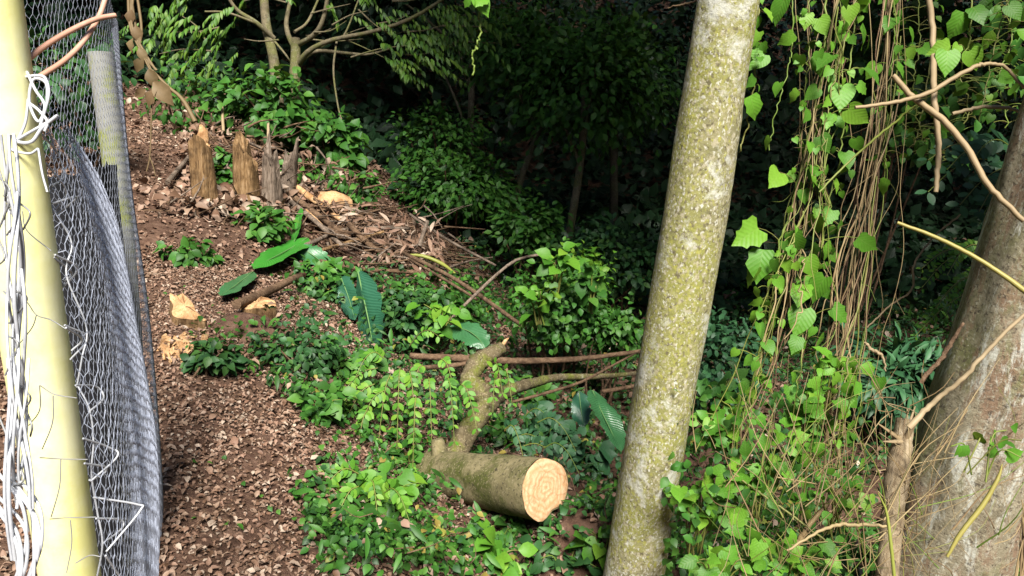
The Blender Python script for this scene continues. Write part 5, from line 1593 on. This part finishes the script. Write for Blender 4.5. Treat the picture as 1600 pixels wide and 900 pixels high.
colsB = [
 (1.95, [-30, 20, 50, 90, 130, 150], [-80, 150, 320, 500, 740, 980]),
 (2.0, [40, 68, 95, 125, 165, 180], [-80, 140, 315, 500, 740, 980]),
 (2.1, [98, 113, 138, 165, 202, 212], [-80, 125, 310, 500, 740, 985]),
 (2.2, [150, 158, 178, 204, 234, 238], [-70, 110, 300, 505, 750, 990]),
 (2.35, [178, 185, 202, 230, 251, 248], [20, 115, 300, 510, 770, 1000]),
 (2.62, [184, 190, 207, 236, 255, 250], [36, 120, 300, 515, 785, 1000]),
 (2.9, [174, 184, 202, 232, 252, 247], [44, 125, 300, 520, 790, 1000]),
]
fB, LB = arclen(gridsurf(colsB, None))
mbB = MB(); hexwire(fB, int(LB / 0.0135), 76, 0.0006, mbB, 0.25)
mbB.build('chicken_wire', M['galv2'], fence)['label'] = 'thin grey chicken wire stretched to the far post'
# dark shade cloth behind the netting
nu, nv = 14, 14
uu, vv = np.meshgrid(np.linspace(0, 0.40, nu), np.linspace(0.36, 1, nv), indexing='ij')
pts = fB(uu, vv)
pts = pts + np.array([-0.05, 0.02, 0]) * (0.5 + uu[..., None])
pts = pts.reshape(-1, 3) + rng.normal(size=(nu * nv, 3)) * 0.004
i, j = np.meshgrid(np.arange(nu - 1), np.arange(nv - 1), indexing='ij'); a = (i * nv + j).ravel()
mb = MB(); mb.add(pts, np.stack([a, a + 1, a + nv + 1, a + nv], -1))
mb.add(pts + np.array([-0.002, 0.001, 0]), np.stack([a, a + nv, a + nv + 1, a + 1], -1))
mb.build('shade_cloth', M['cloth'], fence)
# chain link ends and tie wires
def wire(pts, r, mat='galv', name='wire', sm=True):
    mb = MB(); c = curve(Wp(pts), 9 * len(pts)) if sm else Wp(pts)
    mb.tube(c, r, 6)
    return mb.build(name, M[mat], fence)
zig = [((72, 255), (104, 300), (80, 335)), ((82, 318), (120, 308), (88, 336)), ((86, 398), (121, 420), (93, 454)), ((84, 402), (112, 426), (100, 440)), ((101, 508), (137, 528), (110, 562)), ((103, 512), (128, 530), (112, 548)),
       ((118, 602), (150, 604), (162, 622), (140, 643)), ((130, 685), (168, 698), (184, 712), (142, 752)), ((146, 777), (214, 788), (219, 798), (166, 862)), ((150, 810), (188, 812), (190, 826), (160, 850)), ((165, 868), (190, 905), (210, 940)),
       ((66, 210), (90, 240), (100, 275), (82, 290)), ((60, 190), (80, 215), (86, 250)), ((132, 724), (165, 730), (160, 742), (140, 750))]
for z in zig:
    wire([(x, y, 0.93 if k not in (1, 2) else 0.97) for k, (x, y) in enumerate(z)], 0.0014, 'galv')
wire([(120, 600, .95), (140, 640, .95), (146, 690, .95), (143, 740, .95), (152, 800, .96), (160, 850, .96), (150, 910, .96)], 0.0013)
wire([(85, 330, .95), (112, 380, .96), (104, 430, .95), (135, 510, .96), (128, 560, .95), (120, 605, .95)], 0.0012)
dP = 0.84
for pts in ([(12, 452), (40, 470), (57, 492), (80, 500), (103, 514)], [(57, 492), (50, 512), (28, 540)], [(62, 602), (85, 616), (120, 622)], [(62, 715), (95, 717), (137, 718)], [(78, 811), (105, 809), (150, 808)],
            [(62, 602), (62, 640), (45, 665)], [(83, 618), (82, 660), (66, 702)], [(95, 718), (93, 760), (80, 808)], [(110, 813), (112, 850), (104, 895)], [(35, 330), (42, 360), (80, 392)],
            [(15, 455), (12, 480), (28, 520)], [(118, 880), (140, 868), (158, 870)]):
    wire([(x, y, dP - 0.002) for x, y in pts], 0.0006, 'darkwire', 'tie_wire')
# knot at the top of the chain link
for pts, r in (([(-5, 190), (20, 218), (48, 222), (66, 200), (88, 182)], .0022), ([(20, 222), (50, 205), (76, 190), (90, 180)], .0018), ([(42, 112), (55, 140), (70, 165), (60, 190), (46, 160), (52, 125), (72, 130), (74, 160)], .0018),
               ([(44, 160), (60, 172), (74, 190), (70, 205)], .0018), ([(44, 155), (40, 190), (30, 215)], .0016), ([(-5, 208), (15, 232), (45, 240), (60, 232)], .0016), ([(40, 120), (62, 118), (72, 125), (76, 150), (62, 200)], .0018), ([(60, 232), (66, 270), (74, 300)], .0014)):
    wire([(x, y, 0.86) for x, y in pts], r)
# upright wires gathered on the left of the post
for i in range(13):
    x0 = rng.uniform(-10, 30); ph = rng.rand() * 6.28
    amp = rng.uniform(4, 12)
    pts = []
    y0 = rng.choice([210, 300, 420, 560]); y1 = min(940, y0 + rng.uniform(300, 650))
    for y in np.arange(y0, y1, 45):
        pts.append((x0 + (y - 220) * 0.038 + amp * math.sin(ph + y / 58.0), y, 0.80 + 0.02 * math.sin(ph * 2 + y / 80.0)))
    wire(pts, rng.uniform(.0013, .0021))
for i in range(9):
    x0 = rng.uniform(0, 30); y0 = 760 + rng.rand() * 60
    wire([(x0 - 10, y0 - 30, .8), (x0 + 22 + i * 1.5, y0 + 20, .79), (x0 + 30 + i, y0 + 80, .79), (x0 + 18, y0 + 130, .8), (x0, y0 + 170, .8)], .0019)
for i in range(14):
    x0 = rng.uniform(-5, 40); y0 = rng.uniform(210, 880)
    wire([(x0, y0, .8), (x0 + rng.uniform(8, 22), y0 + rng.uniform(10, 40), .79), (x0 + rng.uniform(-14, 14), y0 + rng.uniform(40, 70), .8)], .0011, 'darkwire')
# pinkish rusty wires at the top
wire([(35, 100, .87), (70, 72, .9), (110, 48, .93), (150, 30, .96), (180, 24, .98)], .0034, 'copper', 'rusty_wire')
wire([(62, 120, .88), (100, 95, .92), (130, 65, .95), (155, 25, .98), (170, -20, 1.0)], .0034, 'copper', 'rusty_wire')
